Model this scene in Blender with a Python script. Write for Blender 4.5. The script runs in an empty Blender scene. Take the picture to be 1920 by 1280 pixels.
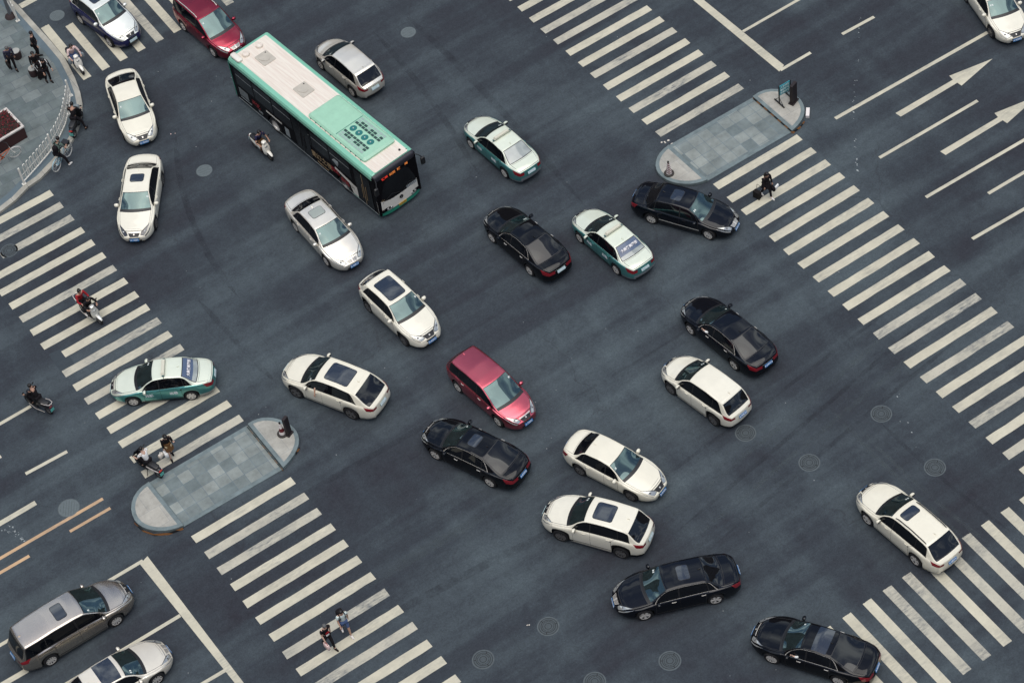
import bpy, bmesh, math, random
import numpy as np
from mathutils import Vector, Matrix
random.seed(7); rng = np.random.default_rng(7)
SC = bpy.context.scene
COL = SC.collection
R = math.radians
PI = math.pi

# ------------------------------------------------------------------ camera
CAM_LOC = np.array([-30.5846, -61.6402, 84.6314])
CAM_ROT = np.array([[0.8246090785, 0.4913208861, -0.2803990986],
                    [-0.5555618992, 0.6099136430, -0.5651162042],
                    [-0.1066341584, 0.6217790081, 0.7758994917]])
FOC = 4604.938
def G(u, v, z=0.0):
    """ground survey: the world point at height z seen at position (u, v) of the 1920x1280 photograph"""
    d = CAM_ROT @ np.array([(u - 960) / FOC, -(v - 640) / FOC, -1.0])
    p = CAM_LOC + d * ((z - CAM_LOC[2]) / d[2])
    return np.array([p[0], p[1], z])
def G2(u, v, z=0.0):
    return G(u, v, z)[:2]
cam = bpy.data.objects.new('camera', bpy.data.cameras.new('camera'))
cam.data.sensor_width = 36; cam.data.lens = FOC / 1920 * 36
cam.data.clip_end = 3000; cam.data.clip_start = 1
m4 = Matrix([[*CAM_ROT[i], CAM_LOC[i]] for i in range(3)] + [[0, 0, 0, 1]])
cam.matrix_world = m4
COL.objects.link(cam); SC.camera = cam
SC.render.resolution_x = 1024; SC.render.resolution_y = 682

# ------------------------------------------------------------------ objects
def tag(o, label=None, cat=None, group=None, kind=None):
    if label: o['label'] = label
    if cat: o['category'] = cat
    if group: o['group'] = group
    if kind: o['kind'] = kind
    return o
def empty(name, loc=(0, 0, 0), rz=0.0):
    o = bpy.data.objects.new(name, None); COL.objects.link(o)
    o.location = loc; o.rotation_euler = (0, 0, rz); o.empty_display_size = .3
    return o
def link(name, me, mats, parent=None, loc=None, smooth=True):
    o = bpy.data.objects.new(name, me); COL.objects.link(o)
    if not isinstance(mats, (list, tuple)): mats = [mats]
    if not me.materials:
        for m in mats: me.materials.append(m)
    if smooth and len(me.polygons):
        me.polygons.foreach_set('use_smooth', [True] * len(me.polygons))
    if parent: o.parent = parent
    if loc is not None: o.location = loc
    return o
def copy_tree(o, parent=None):
    c = o.copy(); COL.objects.link(c); c.parent = parent
    for ch in list(o.children): copy_tree(ch, c)
    return c
def mesh(verts, faces, mi=None):
    me = bpy.data.meshes.new('m')
    me.from_pydata([tuple(map(float, v)) for v in verts], [], [tuple(map(int, f)) for f in faces])
    if mi is not None: me.polygons.foreach_set('material_index', np.asarray(mi, dtype=np.int32))
    me.update()
    return me
class MB:
    """collects shapes and links them as one mesh object"""
    def __init__(s): s.v = []; s.f = []; s.mi = []
    def add(s, v, f, mi=0):
        n = len(s.v); s.v += [tuple(map(float, p)) for p in v]
        s.f += [tuple(int(i) + n for i in q) for q in f]; s.mi += [mi] * len(f); return s
    def box(s, c, d, rz=0.0, mi=0, taper=1.0, M=None):
        x, y, z = np.array(d) / 2
        v = [(-x, -y, -z), (x, -y, -z), (x, y, -z), (-x, y, -z), (-x*taper, -y*taper, z), (x*taper, -y*taper, z), (x*taper, y*taper, z), (-x*taper, y*taper, z)]
        f = [(0, 3, 2, 1), (4, 5, 6, 7), (0, 1, 5, 4), (1, 2, 6, 5), (2, 3, 7, 6), (3, 0, 4, 7)]
        c_, s_ = math.cos(rz), math.sin(rz)
        v = [(a*c_ - b*s_, a*s_ + b*c_, h) for a, b, h in v]
        if M is not None: v = [tuple(M @ Vector(p)) for p in v]
        return s.add([(a + c[0], b + c[1], h + c[2]) for a, b, h in v], f, mi)
    def tube(s, pts, r, n=8, mi=0, closed=False, caps=True):
        pts = [Vector(p) for p in pts]; N = len(pts)
        rr = r if hasattr(r, '__len__') else [r] * N
        vs = []; up = Vector((0, 0, 1))
        for i, p in enumerate(pts):
            a = pts[(i - 1) % N] if (closed or i > 0) else p
            b = pts[(i + 1) % N] if (closed or i < N - 1) else p
            t = (b - a).normalized()
            u = t.cross(up)
            if u.length < .05: u = t.cross(Vector((1, 0, 0)))
            u.normalize(); w = t.cross(u)
            for k in range(n):
                q = 2 * PI * k / n
                vs.append(p + (u * math.cos(q) + w * math.sin(q)) * rr[i])
        f = []
        for i in range(N if closed else N - 1):
            j = (i + 1) % N
            for k in range(n):
                f.append((i*n + k, i*n + (k+1) % n, j*n + (k+1) % n, j*n + k))
        if caps and not closed:
            f.append(tuple(range(n - 1, -1, -1))); f.append(tuple((N-1)*n + k for k in range(n)))
        return s.add(vs, f, mi)
    def lathe(s, prof, c=(0, 0, 0), axis='z', n=20, mi=0, mis=None):
        """prof: list of (r, h)"""
        vs = []; f = []; L = len(prof)
        for k in range(n):
            q = 2 * PI * k / n; a, b = math.cos(q), math.sin(q)
            for r, h in prof:
                p = (r*a, r*b, h) if axis == 'z' else ((r*a, h, r*b) if axis == 'y' else (h, r*a, r*b))
                vs.append((p[0] + c[0], p[1] + c[1], p[2] + c[2]))
        base = len(s.f)
        for k in range(n):
            k2 = (k + 1) % n
            for i in range(L - 1):
                f.append((k*L + i, k2*L + i, k2*L + i + 1, k*L + i + 1))
        s.add(vs, f, mi)
        if mis:
            for k in range(n):
                for i in range(L - 1): s.mi[base + k*(L-1) + i] = mis[i]
        return s
    def loft(s, secs, n=16, mi=0, e=2.5, axis='x'):
        """secs: (x, zc, halfw, halfh[, yc]) super-ellipse sections"""
        vs = []; f = []
        for sec in secs:
            x, zc, hw, hh = sec[:4]; yc = sec[4] if len(sec) > 4 else 0
            for k in range(n):
                q = 2 * PI * k / n; a, b = math.cos(q), math.sin(q)
                y = yc + hw * math.copysign(abs(a) ** (2 / e), a); z = zc + hh * math.copysign(abs(b) ** (2 / e), b)
                vs.append((x, y, z) if axis == 'x' else ((y, z, x) if axis == 'z' else (y, x, z)))
        N = len(secs)
        for i in range(N - 1):
            for k in range(n):
                f.append((i*n + k, i*n + (k+1) % n, (i+1)*n + (k+1) % n, (i+1)*n + k))
        f.append(tuple(range(n - 1, -1, -1))); f.append(tuple((N-1)*n + k for k in range(n)))
        return s.add(vs, f, mi)
    def ball(s, c, r, n=12, m=8, mi=0):
        r = r if hasattr(r, '__len__') else (r, r, r)
        vs = [(c[0], c[1], c[2] + r[2])]
        for i in range(1, m):
            t = PI * i / m
            for k in range(n):
                q = 2 * PI * k / n
                vs.append((c[0] + r[0]*math.sin(t)*math.cos(q), c[1] + r[1]*math.sin(t)*math.sin(q), c[2] + r[2]*math.cos(t)))
        vs.append((c[0], c[1], c[2] - r[2])); f = []
        for k in range(n): f.append((0, 1 + k, 1 + (k+1) % n))
        for i in range(m - 2):
            for k in range(n): f.append((1 + i*n + k, 1 + (i+1)*n + k, 1 + (i+1)*n + (k+1) % n, 1 + i*n + (k+1) % n))
        b = 1 + (m-2)*n
        for k in range(n): f.append((len(vs)-1, b + (k+1) % n, b + k))
        return s.add(vs, f, mi)
    def prism(s, poly, z0, z1, mi=0, bottom=True):
        n = len(poly)
        v = [(p[0], p[1], z0) for p in poly] + [(p[0], p[1], z1) for p in poly]
        f = [tuple(range(n, 2*n))] + [(i, (i+1) % n, n + (i+1) % n, n + i) for i in range(n)]
        if bottom: f.append(tuple(range(n-1, -1, -1)))
        return s.add(v, f, mi)
    def quad(s, a, b, c, d, mi=0): return s.add([a, b, c, d], [(0, 1, 2, 3)], mi)
    def poly(s, pts, z, mi=0): return s.add([(p[0], p[1], z) for p in pts], [tuple(range(len(pts)))], mi)
    def build(s, name, mats, parent=None, smooth=False, loc=None, bevel=0, fix=True, sharp=None):
        me = mesh(s.v, s.f, s.mi)
        if fix or bevel:
            bm = bmesh.new(); bm.from_mesh(me)
            if fix: bmesh.ops.recalc_face_normals(bm, faces=bm.faces[:])
            if bevel:
                ed = [e for e in bm.edges if len(e.link_faces) == 2 and e.calc_face_angle(0) > R(35)]
                bmesh.ops.bevel(bm, geom=ed, offset=bevel, segments=2, profile=.6, affect='EDGES', clamp_overlap=True)
            bm.to_mesh(me); bm.free()
        o = link(name, me, mats, parent, loc, smooth)
        if smooth:
            bm = bmesh.new(); bm.from_mesh(me)
            for e in bm.edges:
                e.smooth = not (len(e.link_faces) == 2 and e.calc_face_angle(0) > R(sharp or 42))
            bm.to_mesh(me); bm.free()
        return o
def ccw(poly):
    a = sum(poly[i][0]*poly[(i+1) % len(poly)][1] - poly[(i+1) % len(poly)][0]*poly[i][1] for i in range(len(poly)))
    return list(poly) if a > 0 else list(poly)[::-1]
def text_mesh(txt, size, mat, name, parent, M, extrude=.002, bold=0.0):
    cu = bpy.data.curves.new('t', 'FONT'); cu.body = txt; cu.size = size; cu.extrude = extrude; cu.offset = bold
    cu.align_x = 'CENTER'; cu.align_y = 'CENTER'; cu.resolution_u = 2
    to = bpy.data.objects.new('t', cu); COL.objects.link(to)
    dg = bpy.context.evaluated_depsgraph_get()
    me = bpy.data.meshes.new_from_object(to.evaluated_get(dg))
    bpy.data.objects.remove(to); bpy.data.curves.remove(cu)
    me.materials.clear(); me.transform(M)
    return link(name, me, mat, parent, smooth=False)
def frame(o, x, y):
    """matrix with origin o, text direction x and up direction y"""
    x = Vector(x).normalized(); y = Vector(y); y = (y - x * y.dot(x)).normalized(); z = x.cross(y)
    return Matrix(((x[0], y[0], z[0], o[0]), (x[1], y[1], z[1], o[1]), (x[2], y[2], z[2], o[2]), (0, 0, 0, 1)))

# ------------------------------------------------------------------ materials
def mat(name, col, rough=.5, metal=0.0, coat=0.0, spec=.5, ior=1.5, vary=.0, vscale=3.0, emit=None, es=1.0, coat_r=.04, flake=0):
    m = bpy.data.materials.new(name); m.use_nodes = True
    nt = m.node_tree; b = nt.nodes['Principled BSDF']
    b.inputs['Base Color'].default_value = (*col, 1); b.inputs['Roughness'].default_value = rough
    b.inputs['Metallic'].default_value = metal; b.inputs['Coat Weight'].default_value = coat
    b.inputs['Coat Roughness'].default_value = coat_r
    b.inputs['Specular IOR Level'].default_value = spec; b.inputs['IOR'].default_value = ior
    if emit: b.inputs['Emission Color'].default_value = (*emit, 1); b.inputs['Emission Strength'].default_value = es
    if vary:
        tc = nt.nodes.new('ShaderNodeTexCoord'); no = nt.nodes.new('ShaderNodeTexNoise')
        no.inputs['Scale'].default_value = vscale; no.inputs['Detail'].default_value = 6; no.inputs['Roughness'].default_value = .65
        oi = nt.nodes.new('ShaderNodeObjectInfo'); va = nt.nodes.new('ShaderNodeVectorMath')
        nt.links.new(tc.outputs['Object'], va.inputs[0]); nt.links.new(oi.outputs['Location'], va.inputs[1])
        nt.links.new(va.outputs[0], no.inputs['Vector'])
        mr = nt.nodes.new('ShaderNodeMapRange'); mr.inputs[1].default_value = .25; mr.inputs[2].default_value = .75
        mr.inputs[3].default_value = 1 - vary; mr.inputs[4].default_value = 1 + vary * .5
        nt.links.new(no.outputs['Fac'], mr.inputs[0])
        mx = nt.nodes.new('ShaderNodeVectorMath'); mx.operation = 'SCALE'; mx.inputs[0].default_value = col
        nt.links.new(mr.outputs[0], mx.inputs['Scale']); nt.links.new(mx.outputs[0], b.inputs['Base Color'])
    return m
def N(nt, t, **kw):
    n = nt.nodes.new(t)
    for k, v in kw.items(): setattr(n, k, v)
    return n
# ------------------------------------------------------------------ overcast daylight
W_ = bpy.data.worlds.new('World'); SC.world = W_; W_.use_nodes = True
nt = W_.node_tree; bg = nt.nodes['Background']
SUN_EL, SUN_AZ = R(78), R(243)            # azimuth the light comes from, measured from +x
sky = N(nt, 'ShaderNodeTexSky', sky_type='NISHITA'); sky.sun_disc = False
sky.sun_elevation = SUN_EL; sky.sun_rotation = PI / 2 - SUN_AZ
sky.air_density = 1.0; sky.dust_density = 2.0; sky.ozone_density = 1.0
bg.inputs['Strength'].default_value = SKY_STRENGTH = .118
# broken cloud deck and the dim city horizon around the crossing
tc = N(nt, 'ShaderNodeTexCoord'); sep = N(nt, 'ShaderNodeSeparateXYZ'); nt.links.new(tc.outputs['Generated'], sep.inputs[0])
def mth(op, a, b=None, c=None):
    n = N(nt, 'ShaderNodeMath', operation=op)
    for i, x in enumerate((a, b, c)):
        if x is None: continue
        if hasattr(x, 'links'): nt.links.new(x, n.inputs[i])
        else: n.inputs[i].default_value = x
    return n.outputs[0]
zc = mth('MAXIMUM', sep.outputs[2], .08)
px = mth('DIVIDE', sep.outputs[0], zc); py = mth('DIVIDE', sep.outputs[1], zc)
cmb = N(nt, 'ShaderNodeCombineXYZ'); nt.links.new(px, cmb.inputs[0]); nt.links.new(py, cmb.inputs[1])
cn = N(nt, 'ShaderNodeTexNoise'); cn.inputs['Scale'].default_value = 1.7; cn.inputs['Detail'].default_value = 8; cn.inputs['Roughness'].default_value = .56
nt.links.new(cmb.outputs[0], cn.inputs['Vector'])
cm = N(nt, 'ShaderNodeMapRange'); cm.inputs[1].default_value = .47; cm.inputs[2].default_value = .70; cm.interpolation_type = 'SMOOTHSTEP'
bias = mth('MULTIPLY_ADD', sep.outputs[0], .02, mth('MULTIPLY_ADD', sep.outputs[1], .03, cn.outputs['Fac']))
nt.links.new(bias, cm.inputs[0])
mix = N(nt, 'ShaderNodeMix', data_type='RGBA'); nt.links.new(cm.outputs[0], mix.inputs[0])
nt.links.new(sky.outputs[0], mix.inputs[6]); mix.inputs[7].default_value = (10.6, 11.5, 11.9, 1)
# skyline: a ring of buildings seen as silhouettes of uneven height
az = mth('ARCTAN2', sep.outputs[1], sep.outputs[0])
azc = N(nt, 'ShaderNodeCombineXYZ'); nt.links.new(az, azc.inputs[0])
vo = N(nt, 'ShaderNodeTexVoronoi', voronoi_dimensions='1D'); vo.inputs['Scale'].default_value = 3.1; nt.links.new(az, vo.inputs['W'])
sv = N(nt, 'ShaderNodeSeparateColor'); nt.links.new(vo.outputs['Color'], sv.inputs[0])
thr = mth('MULTIPLY_ADD', sv.outputs[0], .42, .22)
bld = mth('LESS_THAN', sep.outputs[2], thr)
win = N(nt, 'ShaderNodeTexNoise'); win.inputs['Scale'].default_value = 14; nt.links.new(tc.outputs['Generated'], win.inputs['Vector'])
wr_ = N(nt, 'ShaderNodeValToRGB'); nt.links.new(win.outputs['Fac'], wr_.inputs[0])
wr_.color_ramp.elements[0].color = (.22, .20, .21, 1); wr_.color_ramp.elements[1].color = (.95, .84, .80, 1)
mix2 = N(nt, 'ShaderNodeMix', data_type='RGBA'); nt.links.new(bld, mix2.inputs[0]); nt.links.new(mix.outputs[2], mix2.inputs[6]); nt.links.new(wr_.outputs[0], mix2.inputs[7])
nt.links.new(mix2.outputs[2], bg.inputs['Color'])
sun = bpy.data.objects.new('sun', bpy.data.lights.new('sun', 'SUN')); COL.objects.link(sun)
sun.data.energy = 1.5; sun.data.angle = R(60); sun.data.color = (1, .95, .86)
sd = Vector((math.cos(SUN_EL)*math.cos(SUN_AZ), math.cos(SUN_EL)*math.sin(SUN_AZ), math.sin(SUN_EL)))
sun.rotation_euler = sd.to_track_quat('Z', 'Y').to_euler(); sun.location = sd * 60
SC.view_settings.view_transform = 'Standard'; SC.view_settings.look = 'None'
SC.view_settings.exposure = .34; SC.view_settings.gamma = 1
SC.render.engine = 'CYCLES'
# ------------------------------------------------------------------ road surface
def asphalt():
    m = bpy.data.materials.new('asphalt'); m.use_nodes = True; nt = m.node_tree; b = nt.nodes['Principled BSDF']
    L = nt.links.new
    tc = N(nt, 'ShaderNodeTexCoord'); P = tc.outputs['Object']
    def noise(scale, det, rough=.6, sx=1, sy=1, rot=0):
        mp = N(nt, 'ShaderNodeMapping'); mp.inputs['Scale'].default_value = (sx, sy, 1); mp.inputs['Rotation'].default_value = (0, 0, rot)
        L(P, mp.inputs[0]); n = N(nt, 'ShaderNodeTexNoise'); n.inputs['Scale'].default_value = scale
        n.inputs['Detail'].default_value = det; n.inputs['Roughness'].default_value = rough; L(mp.outputs[0], n.inputs['Vector']); return n.outputs['Fac']
    def rng_(v, a, b_, c, d, smooth=True):
        n = N(nt, 'ShaderNodeMapRange'); n.inputs[1].default_value = a; n.inputs[2].default_value = b_; n.inputs[3].default_value = c; n.inputs[4].default_value = d
        if smooth: n.interpolation_type = 'SMOOTHSTEP'
        L(v, n.inputs[0]); return n.outputs[0]
    def mul(a, b_):
        n = N(nt, 'ShaderNodeMath', operation='MULTIPLY'); L(a, n.inputs[0])
        (L(b_, n.inputs[1]) if hasattr(b_, 'links') else setattr(n.inputs[1], 'default_value', b_)); return n.outputs[0]
    big = rng_(noise(.09, 4), .36, .66, 0, 1)                       # worn pale zones
    streak = rng_(noise(.62, 4, .55, .06, 1.0), .38, .64, 0, 1)       # wheel tracks along the main road
    streak2 = rng_(noise(.5, 3, .5, 1.0, .05), .45, .70, 0, 1)      # and along the side road
    blot = rng_(noise(.45, 6, .62), .48, .70, 0, 1)
    fine = rng_(noise(26, 3, .7), .3, .7, .80, 1.20, False)
    mid = rng_(noise(3.2, 5, .65), .3, .7, .90, 1.10, False)
    r = N(nt, 'ShaderNodeValToRGB'); els = r.color_ramp.elements
    els[0].position = 0; els[0].color = (.0225, .0208, .028, 1)
    els[1].position = 1; els[1].color = (.072, .091, .101, 1)
    e = els.new(.45); e.color = (.036, .0435, .0525, 1)
    def add(a, b_, k):
        n = N(nt, 'ShaderNodeMath', operation='MULTIPLY_ADD'); L(b_, n.inputs[0]); n.inputs[1].default_value = k; L(a, n.inputs[2]); return n.outputs[0]
    f = add(add(add(mul(big, .42), streak, .29), streak2, .14), blot, -.16)
    f = add(f, mid, .245)
    L(f, r.inputs[0])
    mx = N(nt, 'ShaderNodeVectorMath', operation='SCALE'); L(r.outputs[0], mx.inputs[0]); L(mul(fine, mid), mx.inputs['Scale'])
    gr = rng_(noise(10, 2, .8), .28, .72,   .82, 1.18, False); mx0 = mx
    mx = N(nt, 'ShaderNodeVectorMath', operation='SCALE'); L(mx0.outputs[0], mx.inputs[0]); L(gr, mx.inputs['Scale'])
    # pale grit
    vo = N(nt, 'ShaderNodeTexVoronoi'); vo.inputs['Scale'].default_value = 1.9; L(P, vo.inputs['Vector'])
    sc_ = N(nt, 'ShaderNodeSeparateColor'); L(vo.outputs['Color'], sc_.inputs[0])
    rad = rng_(sc_.outputs[0], .72, 1.0, 0, .055, False)
    lt = N(nt, 'ShaderNodeMath', operation='LESS_THAN'); L(vo.outputs['Distance'], lt.inputs[0]); L(rad, lt.inputs[1])
    gm = N(nt, 'ShaderNodeMix', data_type='RGBA'); L(mul(lt.outputs[0], .55), gm.inputs[0]); L(mx.outputs[0], gm.inputs[6]); gm.inputs[7].default_value = (.34, .35, .34, 1)
    # cracks and sealed joints
    vc = N(nt, 'ShaderNodeTexVoronoi', feature='DISTANCE_TO_EDGE'); vc.inputs['Scale'].default_value = .085
    wv = N(nt, 'ShaderNodeTexNoise'); wv.inputs['Scale'].default_value = .7; wv.inputs['Detail'].default_value = 5; L(P, wv.inputs['Vector'])
    va = N(nt, 'ShaderNodeVectorMath', operation='MULTIPLY_ADD'); L(wv.outputs['Color'], va.inputs[0]); va.inputs[1].default_value = (2.4, 2.4, 0); L(P, va.inputs[2]); L(va.outputs[0], vc.inputs['Vector'])
    ck = rng_(vc.outputs['Distance'], .0, .004, .35, 0)
    ck = mul(ck, rng_(noise(.16, 2), .5, .58, 0, 1))
    cmx = N(nt, 'ShaderNodeMix', data_type='RGBA'); L(ck, cmx.inputs[0]); L(gm.outputs[2], cmx.inputs[6]); cmx.inputs[7].default_value = (.025, .025, .03, 1)
    L(cmx.outputs[2], b.inputs['Base Color'])
    b.inputs['Roughness'].default_value = .88; b.inputs['Specular IOR Level'].default_value = .25
    bp = N(nt, 'ShaderNodeBump'); bp.inputs['Strength'].default_value = .25; bp.inputs['Distance'].default_value = .01
    L(fine, bp.inputs['Height']); L(bp.outputs[0], b.inputs['Normal'])
    return m
def road_paint(name, col, wear=.35, lo=.50, hi=.75):
    m = bpy.data.materials.new(name); m.use_nodes = True; nt = m.node_tree; b = nt.nodes['Principled BSDF']; L = nt.links.new
    tc = N(nt, 'ShaderNodeTexCoord'); P = tc.outputs['Object']
    def noise(s, d, sx=1, sy=1):
        mp = N(nt, 'ShaderNodeMapping'); mp.inputs['Scale'].default_value = (sx, sy, 1); L(P, mp.inputs[0])
        n = N(nt, 'ShaderNodeTexNoise'); n.inputs['Scale'].default_value = s; n.inputs['Detail'].default_value = d; n.inputs['Roughness'].default_value = .7; L(mp.outputs[0], n.inputs['Vector']); return n.outputs['Fac']
    def rng_(v, a, b_, c, d):
        n = N(nt, 'ShaderNodeMapRange'); n.inputs[1].default_value = a; n.inputs[2].default_value = b_; n.inputs[3].default_value = c; n.inputs[4].default_value = d; L(v, n.inputs[0]); return n.outputs[0]
    a = N(nt, 'ShaderNodeMath', operation='MULTIPLY'); L(rng_(noise(.33, 4), .42, .68, 0, 1), a.inputs[0]); L(rng_(noise(2.2, 6, 1, 4), lo - .12, hi, 0, 1), a.inputs[1])
    w = N(nt, 'ShaderNodeMath', operation='MULTIPLY_ADD'); L(rng_(noise(9, 5), .56, .74, 0, 1), w.inputs[0]); w.inputs[1].default_value = .30; L(a.outputs[0], w.inputs[2])
    w2 = N(nt, 'ShaderNodeMath', operation='MULTIPLY'); L(w.outputs[0], w2.inputs[0]); w2.inputs[1].default_value = wear * 2
    w2.use_clamp = True
    tint = N(nt, 'ShaderNodeVectorMath', operation='SCALE'); tint.inputs[0].default_value = col; L(rng_(noise(.8, 5), .3, .7, .84, 1.08), tint.inputs['Scale'])
    mx = N(nt, 'ShaderNodeMix', data_type='RGBA'); L(w2.outputs[0], mx.inputs[0]); L(tint.outputs[0], mx.inputs[6]); mx.inputs[7].default_value = (.10, .115, .13, 1)
    L(mx.outputs[2], b.inputs['Base Color']); b.inputs['Roughness'].default_value = .75; b.inputs['Specular IOR Level'].default_value = .25
    return m
M_asph = asphalt()
M_paint = road_paint('road_paint', (.57, .53, .41))
M_paint_worn = road_paint('road_paint_worn', (.49, .46, .37), .8)
M_yellow = road_paint('yellow_road_paint', (.56, .37, .215), .45)
S_ = 150
o = MB().add([(-S_, -S_, 0), (S_, -S_, 0), (S_, S_, 0), (-S_, S_, 0)], [(0, 1, 2, 3)]).build('road', M_asph)
tag(o, 'dark blue grey asphalt of the whole crossing', None, None, 'structure')
ZM = .004
# resurfaced patches
pb = mat('asphalt_patch', (.047, .059, .069), .9, spec=.2, vary=.16, vscale=2.5)
b = MB()
for q in ([(91, 664), (119, 651), (147, 692), (119, 705)],):
    b.poly(ccw([G2(*p) for p in q]), .002)
tag(b.build('road_patch', pb), 'resurfaced paler patch in the asphalt', None, None, 'structure')

# ------------------------------------------------------------------ zebra crossings: stripes laid out in metres
def zebra(name, x0, y0, ln, st, skew, idx, along='x', skip=(), w=.438, trims={}):
    b = MB()
    for i in idx:
        t0, t1 = trims.get(i, (0, 0))
        jx, jy = rng.normal(0, .012, 2)
        if along == 'x':
            x = x0 + skew*i + jx; y = y0 - st*i + jy
            q = [(x + t0, y - w), (x + ln - t1, y - w), (x + ln - t1, y), (x + t0, y)]
        else:
            x = x0 + st*i + jx; y = y0 + skew*i + jy
            q = [(x, y - ln + t1), (x + w, y - ln + t1), (x + w, y - t0), (x, y - t0)]
        worn = rng.random() < .30
        # a few cuts along the stripe leave a slightly uneven painted edge
        n = 9; pts = []
        A, B, C_, D_ = map(np.array, q)
        for k in range(n + 1): pts.append(A + (B - A)*k/n + rng.normal(0, .006, 2))
        for k in range(n + 1): pts.append(C_ + (D_ - C_)*k/n + rng.normal(0, .006, 2))
        b.poly(pts, ZM, 1 if worn else 0)
    o = b.build(name, [M_paint, M_paint_worn], fix=False)
    return tag(o, None, None, None, 'structure')
zebra('zebra_crossing', -17.23, 21.783, 4.978, 1.034, .030, range(0, 18), trims={2: (1.15, 0), 9: (.55, 0)})
zebra('zebra_crossing', -16.609, -.153, 4.975, 1.049, .025, range(0, 17))
zebra('zebra_crossing', 12.095, 17.524, 4.926, 1.025, .028, range(-6, 12))
zebra('zebra_crossing', 12.505, 1.840, 4.904, 1.039, .012, range(0, 24))
zebra('zebra_crossing', 2.474 - 2*1.031, -20.12, 4.919, 1.031, 0, range(0, 14), along='y')
zebra('zebra_crossing', -7.455, 32.136, 4.805, 1.030, -.007, range(0, 12), along='y', trims={1: (.7, 0)})

def line(b, a, c, w, mi=0):
    a = np.array(a[:2]); c = np.array(c[:2]); d = (c - a)/np.linalg.norm(c - a); n = np.array([-d[1], d[0]])*w/2
    b.poly([a - n, c - n, c + n, a + n], ZM + .0012, mi)
def pl(u0, v0, u1, v1): return G2(u0, v0), G2(u1, v1)
# stop lines and lane lines; all run with the two roads
b = MB()
b.poly(ccw([G2(276.5, 1042), G2(262.5, 1057), G2(262.5 + 178, 1280), G2(276.5 + 181, 1280)]), ZM)
b.poly(ccw([G2(457, 1279.5), G2(440, 1279.5), G2(520, 1385), G2(540, 1385)]), ZM)
b.poly(ccw([G2(1299, 0), G2(1319, 0), G2(1470, 122.5), G2(1461, 134.5)]), ZM)
b.poly(ccw([G2(1299.5, .5), G2(1319.5, .5), G2(1230, -72), G2(1208, -74)]), ZM)
tag(b.build('stop_line', [M_paint, M_yellow], fix=False), 'broad white stop lines', None, None, 'structure')
b = MB()
for u0, v0, u1, v1, w in [
    (268, 1050.5, -110, 1274, .17), (338, 1153, 100, 1296, .17), (422, 1256, 300, 1328, .17), (52, 1255, -60, 1320, .26),
    (67, 942, -60, 1016, .26), (126, 846, 48, 888, .17), (58, 761, -60, 829, .17), (2, 855, -60, 890, .17),
    (1463, 132, 1520, 99, .17), (1393, 59.5, 1560, -36, .16), (1579, 64.5, 1639, 32, .17), (1566, 222.5, 1852, 61, .19),
    (1649, 296, 1833, 189, .17), (1736, 370, 1990, 222, .17), (1853, 363, 1990, 282, .17), (1823, 448, 2000, 346, .17),
    (38, 12.5, 110, -27, .40)]:
    line(b, *pl(u0, v0, u1, v1), w)
tag(b.build('lane_line', [M_paint], fix=False), 'white lane lines', None, None, 'structure')
b = MB()
for u0, v0, u1, v1, w in [(193, 934.5, -70, 1087, .16), (207, 952, 131, 996, .15), (55, 1041.5, -70, 1114, .16)]:
    line(b, *pl(u0, v0, u1, v1), w)
tag(b.build('centre_line', [M_yellow], fix=False), 'orange yellow centre lines', None, None, 'structure')
b = MB()
arrow = [(1679, 212.5), (1689, 219), (1795, 155.5), (1803, 161), (1861, 110.5), (1780, 142.5), (1786.5, 150)]
dx = G2(1768, 287.5) - G2(1684, 215.7)
for off in (np.zeros(2), dx):
    b.poly(ccw([G2(*p) + off for p in arrow]), ZM)
tag(b.build('lane_arrow', [M_paint], fix=False), 'white straight ahead lane arrows', None, None, 'structure')
# spilt paint: a dripped trail and a splash
b = MB()
for k in range(34):
    t = rng.random(); u, v = [(1612, 30), (1606, 150), (1601, 240), (1609, 325), (1675, 720), (1720, 880)][0], 0
    key = [(1612, 30), (1609, 100), (1601, 190), (1600, 240), (1605, 290), (1608, 325)]
    i = int(t*5); f = t*5 - i; u = key[i][0]*(1-f) + key[i+1][0]*f; v = key[i][1]*(1-f) + key[i+1][1]*f
    p = G2(u + rng.normal(0, 1.2), v); r = abs(rng.normal(0, .014)) + .010
    b.poly([(p[0] + r*math.cos(a), p[1] + r*math.sin(a)*1.6) for a in np.linspace(0, 2*PI, 7)[:-1]], ZM + .00006*(len(b.f) + 1))
for k in range(5):
    t = rng.random(); p = G2(1668 + 60*t + rng.normal(0, 1.5), 690 + 175*t); r = abs(rng.normal(0, .02)) + .01
    b.poly([(p[0] + r*math.cos(a), p[1] + r*math.sin(a)*1.5) for a in np.linspace(0, 2*PI, 7)[:-1]], ZM + .00006*(len(b.f) + 1))
for a0, a1, n in (((18, 984), (43, 1010), 17), ((5, 993), (40, 1004), 13), ((38, 1008), (46, 1014), 12)):
    for k in range(n):
        t = rng.random(); p = G2(a0[0]*(1-t) + a1[0]*t + rng.normal(0, 1.5), a0[1]*(1-t) + a1[1]*t + rng.normal(0, 1.2)); r = abs(rng.normal(0, .012)) + .010
        b.poly([(p[0] + r*math.cos(a), p[1] + r*math.sin(a)) for a in np.linspace(0, 2*PI, 7)[:-1]], ZM + .00006*(len(b.f) + 1))
M_spill = mat('spilt_paint', (.30, .33, .33), .8)
tag(b.build('paint_spill', M_spill, fix=False), 'drips and splashes of pale paint on the asphalt', None, None, 'structure')

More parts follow.
